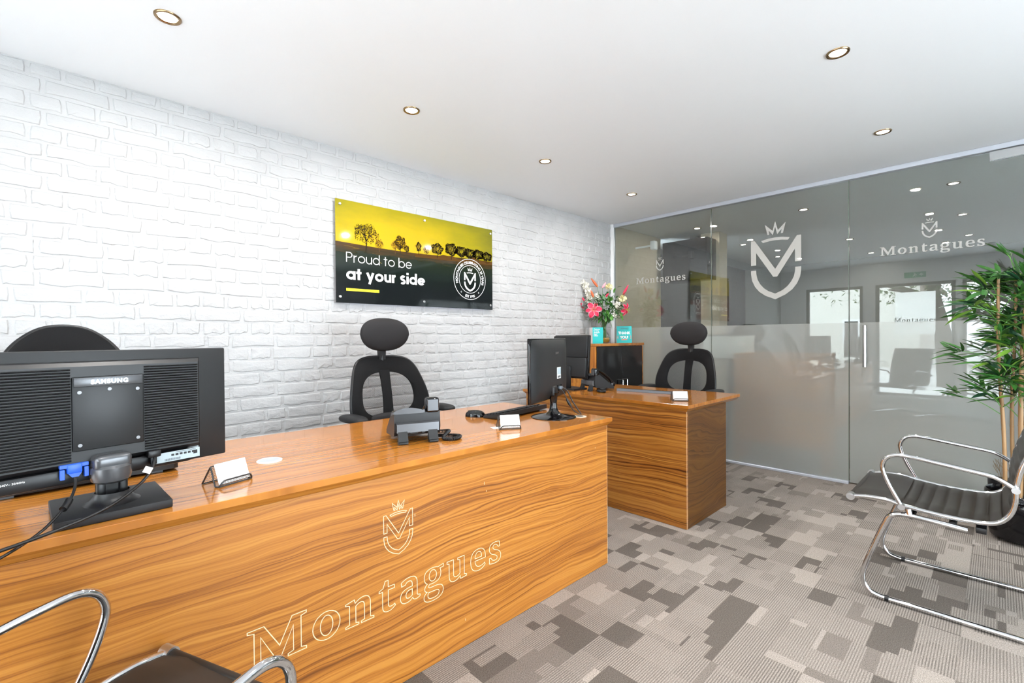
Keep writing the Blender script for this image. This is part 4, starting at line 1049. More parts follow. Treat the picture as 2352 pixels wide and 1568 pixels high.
def carnation(label, u, v, dy, R):
    c = px(u, v, dy); t = flower('carnation', label, 'flower', c, 'cream carnations in the vase'); g = G()
    for k in range(26):
        d = Vector((random.gauss(0, 1), random.gauss(0, 1), random.gauss(0, 1)+.3)).normalized(); a = d.orthogonal().normalized(); b = d.cross(a)
        n_ = 5; vs = [d*R*.15]+[d*R*(.85+.2*(e % 2))+a*(R*.42*(e/n_-.5)*2)+b*random.uniform(-.1, .1)*R for e in range(n_+1)]
        g.poly(vs, [(0, e, e+1) for e in range(1, n_+1)])
    obj('petals', g, 'petal_c', t, 0, kind='stuff'); stem_to(t, c)
carnation('cream carnation at the top of the bouquet', 1397, 654, 0, .040); carnation('cream and yellow carnation at the right of the bouquet', 1427, 682, -.03, .042)
# foliage
t = flower('bouquet_foliage', 'mixed dark and light green leaves filling the bouquet above the vase', 'foliage', px(1392, 700))
c0 = px(1392, 700)
def leaf_geo(g, p, d, L, Wd, droop=.25, up=Vector((0, 0, 1))):
    d = d.normalized(); s_ = d.cross(up); s_ = s_.normalized() if s_.length > .05 else Vector((1, 0, 0)); u = s_.cross(d); n = 4; A = []; B = []; Cn = []
    for j in range(n+1):
        v = j/n; c = p+d*L*v-Vector((0, 0, 1))*droop*L*v*v; w_ = Wd*.5*math.sin(PI*min(1, .08+.92*v))**.8
        if j == n: tip = g.b.verts.new(c); break
        A.append(g.b.verts.new(c-s_*w_+u*w_*.3)); Cn.append(g.b.verts.new(c)); B.append(g.b.verts.new(c+s_*w_+u*w_*.3))
    for j in range(n-1):
        g.b.faces.new((A[j], Cn[j], Cn[j+1], A[j+1])); g.b.faces.new((Cn[j], B[j], B[j+1], Cn[j+1]))
    g.b.faces.new((A[-1], Cn[-1], tip)); g.b.faces.new((Cn[-1], B[-1], tip))
for k in range(210):
    u = random.gauss(1394, 20); v = random.gauss(702, 15); u = min(max(u, 1348), 1438)
    if (u-1392)**2/46**2+(v-697)**2/36**2 > 1: continue
    p = px(u, v, random.uniform(-.05, .06))-c0; d = Vector((p.x, p.y, p.z*.8+.03))+Vector((random.gauss(0, .05), random.gauss(0, .05), random.gauss(0, .05)))
    g = G(); leaf_geo(g, Vector((0, 0, 0)), d, random.uniform(.045, .085), random.uniform(.020, .038), random.uniform(0, .6))
    o = obj('leaf', g, random.choice(('leafg', 'leafg', 'leafg2')), t, 60); o.location = p
g = G()
for k in range(16):
    a = Vector((random.uniform(-.018, .018), random.uniform(-.018, .018), .02))-c0; b = Vector((random.uniform(-.018, .018), random.uniform(-.018, .018), .19))-c0
    e = px(random.uniform(1360, 1428), random.uniform(670, 715), random.uniform(-.04, .05))-c0; g.tube(cr([a, b, e], 5), .0018, 5)
obj('stems', g, 'stem', t, 60, kind='stuff')
for (u0, v0) in ((1400, 722), (1356, 722), (1363, 730), (1415, 660)):
    g = G(); leaf_geo(g, Vector((0, 0, 0)), rr*((u0-1385)/40)+Vector((0, 0, -.25 if v0 > 700 else .3)), .055, .022, .3); o = obj('leaf', g, 'leafg' if v0 > 700 else 'leafg2', t, 60); o.location = px(u0, v0-4, -.04)-c0

# ================================================================== WALL SIGN
SX0, SZ0, SY, SW_, SH = 1.306, 1.422, 3.005, 1.367, .682
def sign_mat():
    m = pm('sign_print', (.5, .5, .1), .05); t = NT(m); tc = t.new('ShaderNodeTexCoord'); sp = t.new('ShaderNodeSeparateXYZ'); t.lk(tc.outputs['Object'], sp.inputs[0])
    u, v = sp.outputs[0], sp.outputs[2]
    n = t.noise(t.coords('Object', (2.2, 1, 7), (0, .12, 0)), 1.6, 4, .55)
    dx = t.math('SUBTRACT', u, .45); dz = t.math('SUBTRACT', v, .46)
    d = t.math('SQRT', t.math('ADD', t.math('MULTIPLY', dx, t.math('MULTIPLY', dx, .35)), t.math('MULTIPLY', dz, t.math('MULTIPLY', dz, 3.))))
    sky = t.ramp(t.math('ADD', d, t.math('MULTIPLY', t.math('SUBTRACT', n, .5), .28)), [(.0, (.62, .36, .008)), (.18, (.47, .345, .005)), (.40, (.29, .245, .005)), (.66, (.13, .13, .010))])
    edge = t.math('ADD', .400, t.math('MULTIPLY', t.math('SINE', t.math('MULTIPLY', t.math('ADD', u, -.1), 4.2)), -.008))
    n2 = t.noise(t.coords('Object', (3, 1, 26), (0, .32, 0)), 2.2, 4, .6)
    fld = t.ramp(t.math('ADD', v, t.math('MULTIPLY', t.math('SUBTRACT', n2, .5), .16)), [(.12, (.006, .008, .009)), (.25, (.007, .012, .009)), (.335, (.011, .018, .007)), (.40, (.07, .030, .006))])
    st = t.math('MULTIPLY', t.math('GREATER_THAN', n2, .60), t.math('GREATER_THAN', t.math('ADD', v, t.math('MULTIPLY', u, .35)), .40))
    st = t.math('MULTIPLY', st, t.math('LESS_THAN', t.math('ADD', u, v), .62))
    fld = t.mixc(t.math('MULTIPLY', st, .8), fld, (.16, .11, .008))
    t.lk(t.mixc(t.math('GREATER_THAN', v, edge), fld, sky), t.b.inputs['Base Color']); return m
M['sign'] = sign_mat(); M['tree_print'] = pm('tree_print', (.022, .014, .005), .7, spec=.1); M['tree_print2'] = pm('tree_print_warm', (.085, .038, .007), .7, spec=.1)
t = thing('wall_sign', 'black and yellow landscape sign reading Proud to be at your side on the brick wall', 'sign', (SX0, SY, SZ0))
obj('board', G().box(0, SW_, 0, .005, 0, SH, .0006, 1), 'sign', t, 0)
sf = lambda u, v, w_: Vector((u, -.0004-w_, v))
def blob_tree(name, u, v0, v1, wl, n, s, dens=1., mat='tree_print', trunk=True):
    g = G(); cz = (v0+v1)/2+(v1-v0)*.14; rz_ = (v1-v0)*.37
    for k in range(n):
        a = random.uniform(0, 2*PI); q = random.random()**(.42*dens); lob = 1+.10*math.sin(a*5+u*9)
        c = (u+math.cos(a)*q*wl/2*lob, cz+math.sin(a)*q*rz_*lob)
        a0 = random.uniform(0, 6); vs = [sf(c[0]+math.cos(a0+j*2.1)*s*random.uniform(.5, 1.2), c[1]+math.sin(a0+j*2.1)*s*random.uniform(.5, 1.2), .0002) for j in range(3)]
        g.poly(vs, [(0, 1, 2)])
    if trunk:
        def br(x, z, a, l, w_, d):
            x2, z2 = x+math.cos(a)*l, z+math.sin(a)*l; nx, nz = -math.sin(a)*w_, math.cos(a)*w_
            g.poly([sf(x+nx, z+nz, .0003), sf(x-nx, z-nz, .0003), sf(x2-nx*.6, z2-nz*.6, .0003), sf(x2+nx*.6, z2+nz*.6, .0003)], [(0, 1, 2, 3)])
            if d: 
                for da in (-.55, .05, .5): br(x2, z2, a+da+random.uniform(-.15, .15), l*.68, w_*.6, d-1)
        br(u, v0, PI/2, (v1-v0)*.36, (v1-v0)*.028, 4 if wl > .15 else 3)
    obj(name, g, mat, t, 0)
blob_tree('printed_tree', .215, .362, .545, .180, 620, .0042, 1.3)
blob_tree('printed_tree', .312, .366, .455, .062, 160, .0035, 1.2, 'tree_print2')
blob_tree('printed_tree', .437, .368, .462, .055, 130, .0035, 1.2, 'tree_print2')
blob_tree('printed_tree', .478, .370, .500, .085, 420, .0045, .9)
blob_tree('printed_tree', .530, .372, .440, .040, 140, .004, .9)
blob_tree('printed_tree', .633, .385, .476, .042, 220, .004, .8)
blob_tree('printed_tree', .700, .380, .458, .052, 150, .0038, 1.1, 'tree_print2')
blob_tree('printed_tree', .800, .378, .490, .110, 560, .0045, .8)
blob_tree('printed_tree', .935, .380, .508, .120, 700, .005, .7)
blob_tree('printed_tree', 1.035, .385, .495, .12, 600, .005, .7); blob_tree('printed_tree', 1.12, .385, .488, .12, 600, .005, .7); blob_tree('printed_tree', 1.21, .385, .490, .12, 600, .005, .7); blob_tree('printed_tree', 1.305, .385, .480, .11, 560, .005, .7)
g = G()
def hedge(u):
    return .392+(.013+.012*math.sin(u*23)+.006*math.sin(u*61))*min(1, (u-.6)*2.5)
pts = [(.60+k*.0153, hedge(.60+k*.0153)) for k in range(51)]
g.prism([(.60, .365)]+pts+[(1.365, .38)], lambda u, v: sf(min(u, 1.366), v, 0), lambda u, v: sf(min(u, 1.366), v, .0001)); obj('printed_hedge', g, 'tree_print2', t, 0)
def arc(cx, cy_, r, a0, a1, n=14): return [(cx+r*math.cos(math.radians(a0+(a1-a0)*k/n)), cy_+r*math.sin(math.radians(a0+(a1-a0)*k/n))) for k in range(n+1)]
def sans(w_):
    r = .5-w_/2; h_ = w_/2
    S2 = .5-h_
    return {'P': (.88, [[(h_, 0), (h_, 1.4)], [(0, 1.4-h_), (.45, 1.4-h_)]+arc(.45, 1.0, .4-h_, 90, -90)+[(0, .6+h_)]]),
     'r': (.48, [[(h_, 0), (h_, 1)], arc(.46, .5+h_*.6, .46-h_, 180, 95, 8)]),
     'o': (1.0, [arc(.5, .5, r, 0, 360, 32)]),
     'u': (.84, [[(h_, 1), (h_, .40)]+arc(.42, .40, .42-h_, 180, 360)+[(.84-h_, 1)], [(.84-h_, 0), (.84-h_, .6)]]),
     'd': (1.0, [arc(.5, .5, r, 0, 360, 32), [(1-h_, 0), (1-h_, 1.46)]]), 'b': (1.0, [arc(.5, .5, r, 0, 360, 32), [(h_, 0), (h_, 1.46)]]),
     'a': (1.0, [arc(.5, .5, r, 0, 360, 32), [(1-h_, 0), (1-h_, 1.)]]),
     't': (.56, [[(.27, 1.32), (.27, 0)], [(0, 1-h_), (.55, 1-h_)]]),
     'e': (1.0, [[(h_*.8, .5), (1-h_*.6, .5)], arc(.5, .5, r, 0, 318, 30)]),
     'y': (.92, [[(h_*.9, 1), (.48, .02+h_*.4)], [(.92-h_*.9, 1), (.36, -.40)]]),
     's': (.72, [arc(.37, .73, .27-h_*.35, 35, 250, 12)+arc(.35, .27, .27-h_*.35, 70, -145, 12)]),
     'i': (w_, [[(h_, 0), (h_, 1)], [(h_, 1.18), (h_, 1.18+w_*1.05)]]), ' ': (.34, [])}
def sans_line(s_, x0, z0, x1, xh, wt, name, mat):
    F_ = sans(wt); gap = .13 if wt < .2 else .09; tot = sum(F_[c][0] for c in s_)+gap*(len(s_)-1); kx = (x1-x0)/tot; x = 0; g = G(); lay = 0
    for c in s_:
        for st in F_[c][1]:
            lay = (lay+1) % 3; off = .0004+.0002*lay
            cl = math.dist(st[0], st[-1]) < 1e-6; P = st[:-1] if cl else st; n = len(P); A = []; B = []
            for i in range(n):
                a = Vector(P[i-1] if (i or cl) else P[0]); b = Vector(P[(i+1) % n] if (i < n-1 or cl) else P[-1]); tt = (b-a).normalized(); nn = Vector((-tt.y, tt.x))*wt/2; p = Vector(P[i])
                A.append(g.b.verts.new(sf(x0+(x+p.x+nn.x)*kx, z0+(p.y+nn.y)*xh, off))); B.append(g.b.verts.new(sf(x0+(x+p.x-nn.x)*kx, z0+(p.y-nn.y)*xh, off)))
            for i in range(n if cl else n-1): j = (i+1) % n; g.b.faces.new((A[i], A[j], B[j], B[i]))
        x += F_[c][0]+gap
        if c != ' ': obj('sign_letter', g, mat, t, 0); g = G()
    g.b.free()
sans_line('Proud to be', .070, .273, .572, .0475, .115, 'sign_lettering', 'sign_white')
sans_line('at your side', .070, .158, .686, .0560, .27, 'sign_lettering', 'sign_white')
obj('yellow_bar', G().box(.069, .308, -.0009, -.0004, .081, .099), 'yellow', t, 0)
rc = (1.121, .2405)
for R_, w_ in ((.1645, .0042), (.112, .0034)):
    g = G(); ribbon(g, [(rc[0]+R_*math.cos(a*PI/36), rc[1]+R_*math.sin(a*PI/36)) for a in range(72)], w_, lambda u, v: sf(u, v, .0005)); obj('roundel_ring', g, 'sign_white', t, 0)
flat_curve('roundel_emblem', EMB, lambda u, v, w_: sf(rc[0]+u*.122, rc[1]-.100+v*.116, .0003+w_), .0003, 'sign_white', t)
def ringtext(s_, R_, a0, top, size, sp):
    if top: f = lambda u, v, w_: sf(rc[0]+(R_+v)*math.cos(a0-u/R_), rc[1]+(R_+v)*math.sin(a0-u/R_), .0003+w_)
    else: f = lambda u, v, w_: sf(rc[0]+(R_-v)*math.cos(a0+u/R_), rc[1]+(R_-v)*math.sin(a0+u/R_), .0003+w_)
    font_text('roundel_lettering', s_, f, .0003, 'sign_white', t, size, .0006, 'CENTER', sp)
ringtext('MONTAGUES CELEBRATING 25 YEARS', .1265, math.radians(90), True, .0285, .96)
ringtext('EST 1995', .150, math.radians(270), False, .0285, 1.)
for s_ in (-1, 1):
    g = G(); ribbon(g, [(rc[0]+s_*.0905+.0045*math.cos(a), rc[1]-.1055+.006*math.sin(a)) for a in [k*PI/4 for k in range(8)]], .0018, lambda u, v: sf(u, v, .0004)); obj('roundel_dot', g, 'sign_white', t, 0)
for (u, v) in ((.030, .650), (.685, .648), (1.345, .646), (.027, .040), (.677, .037), (1.342, .037)):
    g = G().tube([(u, .0051, v), (u, .033, v)], .006, 10); g.tube([(u, -.0005, v), (u, -.0055, v), (u, -.0075, v)], lambda q: .0092-.0022*(q > .9), 16); obj('standoff_bolt', g, 'steel', t, 40)
g = G(); g.box(.06, SW_-.06, .008, .016, .600, .612); g.box(.06, SW_-.06, .008, .016, .045, .057); obj('backlight_strip', g, 'led', t, 0)

# ================================================================== OFFICE CHAIRS (mesh back)
def mesh_mat():
    m = bpy.data.materials.new('chair_mesh'); m.use_nodes = True; t = NT(m); t.n.clear()
    out = t.new('ShaderNodeOutputMaterial'); tr = t.new('ShaderNodeBsdfTransparent'); df = t.new('ShaderNodeBsdfDiffuse'); df.inputs[0].default_value = (.03, .03, .03, 1)
    tc = t.new('ShaderNodeTexCoord'); sp = t.new('ShaderNodeSeparateXYZ'); t.lk(tc.outputs['Object'], sp.inputs[0])
    a = t.math('MULTIPLY', sp.outputs[0], 2*PI/.0100); b = t.math('MULTIPLY', sp.outputs[2], 2*PI/.0058)
    w1 = t.math('ABSOLUTE', t.math('SINE', t.math('MULTIPLY', t.math('ADD', a, b), .5))); w2 = t.math('ABSOLUTE', t.math('SINE', t.math('MULTIPLY', t.math('SUBTRACT', a, b), .5)))
    f = t.math('LESS_THAN', t.math('MINIMUM', w1, w2), .36)
    mx = t.new('ShaderNodeMixShader'); t.lk(f, mx.inputs[0]); t.lk(tr.outputs[0], mx.inputs[1]); t.lk(df.outputs[0], mx.inputs[2]); t.lk(mx.outputs[0], out.inputs[0]); return m
M['chair_mesh'] = mesh_mat()
M['padding'] = pm('black_chair_padding', (.016, .015, .016), .75, spec=.3)
def office_chair(label, loc_, rz, head=True, dz=0., dome=False, arms=True, tiltx=0.):
    t = thing('office_chair', label, 'office chair', loc_, rz)
    # local: +Y forward. backrest plane near y = 0
    if not dome: half = [(0, 1.072), (.10, 1.070), (.165, 1.052), (.205, 1.010), (.235, .930), (.257, .845), (.262, .775), (.250, .705), (.215, .655), (.12, .632), (0, .628)]
    else: half = [(0, 1.240), (.055, 1.232), (.10, 1.206), (.146, 1.157), (.185, 1.08), (.215, .98), (.232, .86), (.235, .77), (.222, .70), (.18, .655), (.10, .636), (0, .632)]
    out = half+[(-u, v) for u, v in half[-2:0:-1]]
    outer = cr([(u, v, 0) for u, v in out], 4, True)
    yb = lambda u, v: .055*(u/.26)**2+.030*math.cos((v-.80)*6)+(v-.8)*-.12+.02
    P3 = lambda u, v, off=0: Vector((u, yb(u, v)+off, v))
    cz = .850 if not dome else .93; au, av = (.178, .130) if not dome else (.15, .17)
    n = len(outer); inner = []
    for p in outer:
        a = math.atan2(p.y-cz, p.x*.78); e = .75
        cu, sv = math.copysign(abs(math.cos(a))**e, math.cos(a)), math.copysign(abs(math.sin(a))**e, math.sin(a)); inner.append((au*cu*(1+.06*(-sv)), cz+av*sv))
    g = G(); ringsF = []
    for k in range(5):
        q = k/4; puff = .010*math.sin(PI*q)
        ringsF.append([g.b.verts.new(P3(outer[i].x*(1-q)+inner[i][0]*q, outer[i].y*(1-q)+inner[i][1]*q, puff+.006)) for i in range(n)])
    bk_ = [g.b.verts.new(P3(inner[i][0], inner[i][1], -.008)) for i in range(n)]; bo = [g.b.verts.new(P3(outer[i].x, outer[i].y, -.010)) for i in range(n)]
    allr = ringsF+[bk_, bo, ringsF[0]]
    for A, B in zip(allr, allr[1:]):
        for i in range(n): g.b.faces.new((A[i], A[(i+1) % n], B[(i+1) % n], B[i]))
    obj('backrest', g, 'fabric', t, 60)
    g = G(); ce = g.b.verts.new(P3(0, cz, -.002)); prev = None
    for k in range(1, 5):
        q = k/4; R_ = [g.b.verts.new(P3(x*q, cz+(v-cz)*q, -.002)) for x, v in inner]
        for i in range(n):
            if prev is None: g.b.faces.new((ce, R_[i], R_[(i+1) % n]))
            else: g.b.faces.new((prev[i], R_[i], R_[(i+1) % n], prev[(i+1) % n]))
        prev = R_
    obj('mesh_panel', g, 'chair_mesh', t, 60)
    obj('outer_rim', G().tube([P3(p.x*1.01, p.y, -.004) for p in outer], .0085, 8, True), 'black', t, 60)
    z0_, z1_ = cz-av-.02, cz+av+.03; g = G()
    V1 = g.grid(lambda u, v: P3((u-.5)*(.072-.020*v*(1-v)*2), z0_+(z1_-z0_)*v, .010), 2, 8); V2 = g.grid(lambda u, v: P3((u-.5)*(.072-.020*v*(1-v)*2), z0_+(z1_-z0_)*v, .002), 2, 8)
    for k in range(8):
        for q in (0, 2): g.b.faces.new((V1[k][q], V1[k+1][q], V2[k+1][q], V2[k][q]))
    obj('spine', g, 'fabric', t, 60)
    obj('lumbar_support', G().ellipsoid(P3(0, .690, .012), (.150, .022, .050), 20, 10, .7), 'padding', t, 60)
    g = G(); g.tube(cr([(0, -.002, .72), (0, -.03, .66), (0, -.04, .60), (0, -.02, .50), (0, .10, .42), (0, .22, .405)], 6), .022, 10, flat=.6); obj('back_bar', g, 'black', t, 60)
    if head:
        def hs(p): k = p.z/.098; p.x *= 1-.16*max(0, -k)-.03*k; p.y += .10*(p.x)**2*6-.0; return p
        obj('headrest', G().ellipsoid((0, .020, 1.208), (.166, .042, .100), 28, 18, .82, hs), 'padding', t, 60)
        g = G(); g.prism([(-.020, 1.045), (.020, 1.045), (.026, 1.14), (-.026, 1.14)], lambda u, v: Vector((u, -.020, v)), lambda u, v: Vector((u, .002, v))); g.tube([(0, -.004, 1.03), (0, -.012, 1.10)], .012, 10); obj('headrest_stem', g, 'charcoal', t)
    # seat, arms, base
    def st(p): p.z += .03*(p.x/.25)**2*(p.y < 0)*0; return p
    obj('seat', G().ellipsoid((0, .27, .475), (.245, .245, .045), 28, 12, .55), 'fabric', t, 60)
    obj('seat_shell', G().box(-.17, .17, .10, .44, .405, .428, .01, 2), 'black', t)
    if arms:
        for s_ in (-1, 1):
            g = G(); g.tube(fillet([(s_*.12, .27, .415), (s_*.300, .25, .420), (s_*.312, .20, .52), (s_*.305, .20, .722)], .06, 6), .020, 10, flat=.7)
            ab = obj('arm_bracket', g, 'black', t, 60)
            def ar(p): p.z *= (1 if p.z > 0 else .6); return p
            obj('arm_pad', G().ellipsoid((s_*.300, .190, .746), (.048, .115, .026), 20, 10, .7, ar), 'black_soft', t, 60)
    obj('gas_column', G().tube([(0, .25, .09), (0, .25, .404)], lambda u: .030 if u < .5 else .018, 14), 'black', t, 60)
    for k in range(5):
        a = k*2*PI/5+.3; d = Vector((math.cos(a), math.sin(a), 0)); c = Vector((0, .25, 0))
        obj('base_leg', G().tube([c+d*.02+Vector((0, 0, .115)), c+d*.17+Vector((0, 0, .095)), c+d*.30+Vector((0, 0, .072))], lambda u: .026-.012*u, 8, flat=.7), 'black', t, 60)
        sd_ = Vector((-d.y, d.x, 0)); g = G(); e = c+d*.30
        for q in (-1, 1): g.tube([e+sd_*(q*.014-.008)+Vector((0, 0, .0265)), e+sd_*(q*.014+.008)+Vector((0, 0, .0265))], .026, 14)
        g.tube([e+Vector((0, 0, .03)), e+Vector((0, 0, .075))], .006, 8); obj('caster', g, 'charcoal', t, 40)
    return t
office_chair('black mesh office chair with headrest in the middle, behind the long desk', (1.425, 2.62, 0), PI+.06)
office_chair('black high-backed office chair without headrest, mostly hidden by the large left monitor', (.020, 2.50, 0), PI+.10, head=False, dome=True)
office_chair('black mesh office chair with headrest behind the crosswise desk, in front of the glass', (3.865, 1.818, 0), PI/2-.06)

# ================================================================== CHROME VISITOR CHAIRS
def visitor_chair(label, loc_, rz):
    """local: +Y forward, x = +-.258; profiles measured on the right-hand chair"""
    t = thing('visitor_chair', label, 'chair', loc_, rz)
    SB = [(.474, .440), (.440, .447), (.400, .4525), (.338, .452), (.290, .442), (.200, .433), (.110, .430), (.036, .434), (-.005, .449), (-.033, .485), (-.046, .535), (-.050, .60), (-.062, .665), (-.085, .74), (-.118, .84), (-.145, .925), (-.158, .965)]
    AR = [(.290, .440), (.305, .468), (.331, .520), (.352, .575), (.356, .612), (.340, .645), (.305, .661), (.250, .659), (.180, .650), (.090, .638), (.020, .628), (-.015, .612), (-.048, .588)]
    BS = [(.085, .392), (.179, .399), (.285, .403), (.330, .385), (.350, .345), (.380, .262), (.421, .135), (.430, .075), (.408, .030), (.360, .0145), (.28, .0145), (0, .0145), (-.16, .0145), (-.215, .0145)]
    for s_ in (-1, 1):
        x = s_*.258
        f_ = obj('side_frame', G().tube(cr([(x, y, z) for y, z in SB], 6), .0090, 12), 'chrome', t, 60)
        g = G(); g.tube([(x-.016, .474, .440), (x+.016, .474, .440)], .0165, 20); g.tube([(x+s_*.0161, .474, .440), (x+s_*.0180, .474, .440)], .011, 20); obj('end_cap', g, 'steel', f_, 40)
        a = obj('armrest', G().tube(cr([(x+s_*.014, y, z) for y, z in AR], 5), .0090, 12), 'chrome', t, 60)
        for (y, z) in ((.290, .440), (-.048, .588)): obj('joint', G().tube([(x, y, z), (x+s_*.032, y, z)], .0125, 16), 'steel', a, 40)
        bx = s_*.262
        b = obj('base_tube', G().tube(cr([(bx, y, z) for y, z in BS], 5), .0112, 12), 'chrome', t, 60)
        g = G(); g.tube([(bx, .335, .0150), (bx, .350, .0150)], .0128, 12); g.tube([(bx, -.12, .0150), (bx, -.135, .0150)], .0128, 12); obj('floor_glide', g, 'black', b, 60)
        g = G(); g.tube([(bx, .265, .405), (x, .270, .430)], .012, 10); obj('seat_mount', g, 'chrome', t, 60)
    g = G(); g.tube([(-.262, -.215, .0145), (.262, -.215, .0145)], .0135, 12); obj('rear_crossbar', g, 'chrome', t, 60)
    for y in (.13, .26): obj('crossbar', G().tube([(-.262, y, .402), (.262, y, .402)], .013, 10), 'black', t, 60)
    obj('crossbar', G().box(-.25, .25, .030, .062, .385, .408, .003, 2), 'black', t)
    # padded sling seat and back
    base = cr([(0, y, z) for y, z in SB], 8)
    L = [0]
    for a, b in zip(base, base[1:]): L.append(L[-1]+(b-a).length)
    tot = L[-1]
    def at(s_):
        s_ = min(max(s_, 0), tot-1e-5); i = 0
        while L[i+1] < s_: i += 1
        q = (s_-L[i])/(L[i+1]-L[i]); p = base[i].lerp(base[i+1], q); tg = (base[i+1]-base[i]).normalized(); return p, Vector((0, -tg.z, tg.y))*-1
    def sling(s0, s1, name, first_flat):
        N = 120; g = G(); W_ = .248
        top = []; bot = []
        for k in range(N+1):
            s_ = s0+(s1-s0)*k/N; p, nr = at(s_)
            q = (s_-first_flat)
            ch = 0 if q < 0 else abs(math.sin(PI*q/.046))**.6
            h_ = .004+.0105*(ch if q >= 0 else 1)
            if k == 0 or k == N: h_ = .001
            row = []
            for j in range(9):
                u = j/8*2-1; sag = -.010*(1-u*u); row.append((Vector((u*W_, p.y, p.z))+nr*(-sag*0)+Vector((0, 0, sag if s_ < .45 else 0)), nr, h_*(1-abs(u)**12*.8)))
            top.append([g.b.verts.new(c-nr_*hh) for c, nr_, hh in row]); bot.append([g.b.verts.new(c+nr_*hh) for c, nr_, hh in row])
        for R_ in (top, bot):
            for k in range(N):
                for j in range(8): g.b.faces.new((R_[k][j], R_[k][j+1], R_[k+1][j+1], R_[k+1][j]))
        for k in range(N):
            for j in (0, 8): g.b.faces.new((top[k][j], top[k+1][j], bot[k+1][j], bot[k][j]))
        for k in (0, N):
            for j in range(8): g.b.faces.new((top[k][j], top[k][j+1], bot[k][j+1], bot[k][j]))
        obj(name, g, 'leather', t, 50)
    sling(.004, .50, 'seat', .178); sling(.502, tot-.002, 'backrest', .502)
    g = G(); g.tube([(-.247, .474, .440), (.247, .474, .440)], .012, 12); obj('front_roll', g, 'leather', t, 60)
    g = G(); g.tube([(-.258, -.158, .965), (.258, -.158, .965)], .012, 12); obj('top_rail', g, 'chrome', t, 60)
    return t
vA = visitor_chair('chrome visitor chair with ribbed black seat at the right, before the glass door', (2.898, 0, 0), 0)
th = math.radians(-67)
# second chair: front-left seat corner at (.19, 1.37)
fl = Vector((-.258, .474)); c_, s_ = math.cos(th), math.sin(th)
dup(vA, (.180-(fl.x*c_-fl.y*s_), 1.372-(fl.x*s_+fl.y*c_), 0), th, 'chrome visitor chair at the bottom left, only its arms and seat edge in view', 'chrome visitor chairs')
vA['group'] = 'chrome visitor chairs'

# ================================================================== BAMBOO PLANT
PX, PY = 3.965, -.115
t = thing('bamboo_plant', 'tall artificial bamboo in a black pot at the right, behind the chrome chair', 'potted plant', (PX, PY, 0))
obj('pot', G().lathe([(.105, .0005), (.150, .02), (.172, .10), (.178, .20), (.172, .275), (.166, .282), (.160, .275), (.162, .245)], n=40, cap=False), 'gloss', t, 50)
M['soil'] = pm('dark_soil', (.02, .016, .012), .95); obj('soil', G().lathe([(.1615, .238), (.1, .250), (.02, .252)], n=24, cap=True), 'soil', t, 60)
M['cane'] = pm('tan_bamboo_cane', (.50, .30, .13), .45)
def cane_mat():
    tt = NT(M['cane']); v = tt.coords('Object', (40, 40, 3)); tt.lk(tt.ramp(tt.noise(v, 1, 3), [(.3, (.26, .145, .060)), (.7, (.42, .25, .115))]), tt.b.inputs['Base Color'])
cane_mat()
cr2 = Vector((.719, -.695, 0)); cf2 = Vector((.695, .719, 0))
canes = []
for k, (o_, d_, r_, top, lean) in enumerate(((-.105, .02, .0105, 1.50, -.02), (-.082, -.03, .0125, 1.60, .02), (-.040, .04, .010, 1.55, .01), (-.018, -.02, .0135, 1.62, .0), (.030, .03, .011, 1.5, .02), (.060, -.04, .012, 1.66, .02), (.105, .02, .010, 1.5, .03))):
    b = cr2*o_+cf2*d_+Vector((0, 0, .245)); e = cr2*(o_+lean*2)+cf2*d_*1.2+Vector((0, 0, top)); canes.append((b, e))
    g = G(); P = []; 
    for j in range(17): u = j/16; P.append(b.lerp(e, u)+cr2*.008*math.sin(u*7+k))
    g.tube(P, lambda u: r_*(1-.35*u), 9)
    for j in range(2, 16, 3): g.tube([P[j]-Vector((0, 0, .003)), P[j]+Vector((0, 0, .003))], r_*(1.12-.35*j/16), 9)
    obj('cane', g, 'cane', t, 60)
M['bl1'] = pm('bamboo_leaf', (.032, .125, .020), .36); M['bl2'] = pm('bamboo_leaf_light', (.13, .26, .03), .4); M['bl3'] = pm('bamboo_leaf_dark', (.010, .045, .020), .34); M['bl4'] = pm('bamboo_leaf_yellow', (.42, .38, .05), .45)
leaf_meshes = []
for k in range(16):
    g = G(); n = 5; L_ = 1.; A = []; B = []; C_ = []; droop = .05+.28*random.random(); tw = random.uniform(-.12, .12)
    for j in range(n):
        v = j/n; w_ = .080*math.sin(PI*min(1, .06+.94*v))**.75; c = Vector((tw*v*v, v, -droop*v*v))
        A.append(g.b.verts.new(c+Vector((-w_, 0, w_*.35)))); C_.append(g.b.verts.new(c)); B.append(g.b.verts.new(c+Vector((w_, 0, w_*.35))))
    tip = g.b.verts.new((tw, 1, -droop))
    for j in range(n-1): g.b.faces.new((A[j], C_[j], C_[j+1], A[j+1])); g.b.faces.new((C_[j], B[j], B[j+1], C_[j+1]))
    g.b.faces.new((A[-1], C_[-1], tip)); g.b.faces.new((C_[-1], B[-1], tip))
    me = bpy.data.meshes.new('leaf'); g.b.to_mesh(me); g.b.free(); me.materials.append(M[('bl1', 'bl1', 'bl2', 'bl3', 'bl1', 'bl3', 'bl2', 'bl1', 'bl3', 'bl1', 'bl2', 'bl3', 'bl1', 'bl3', 'bl2', 'bl4')[k]]); me.shade_smooth(); leaf_meshes.append(me)
leaves = []
twigs = G()
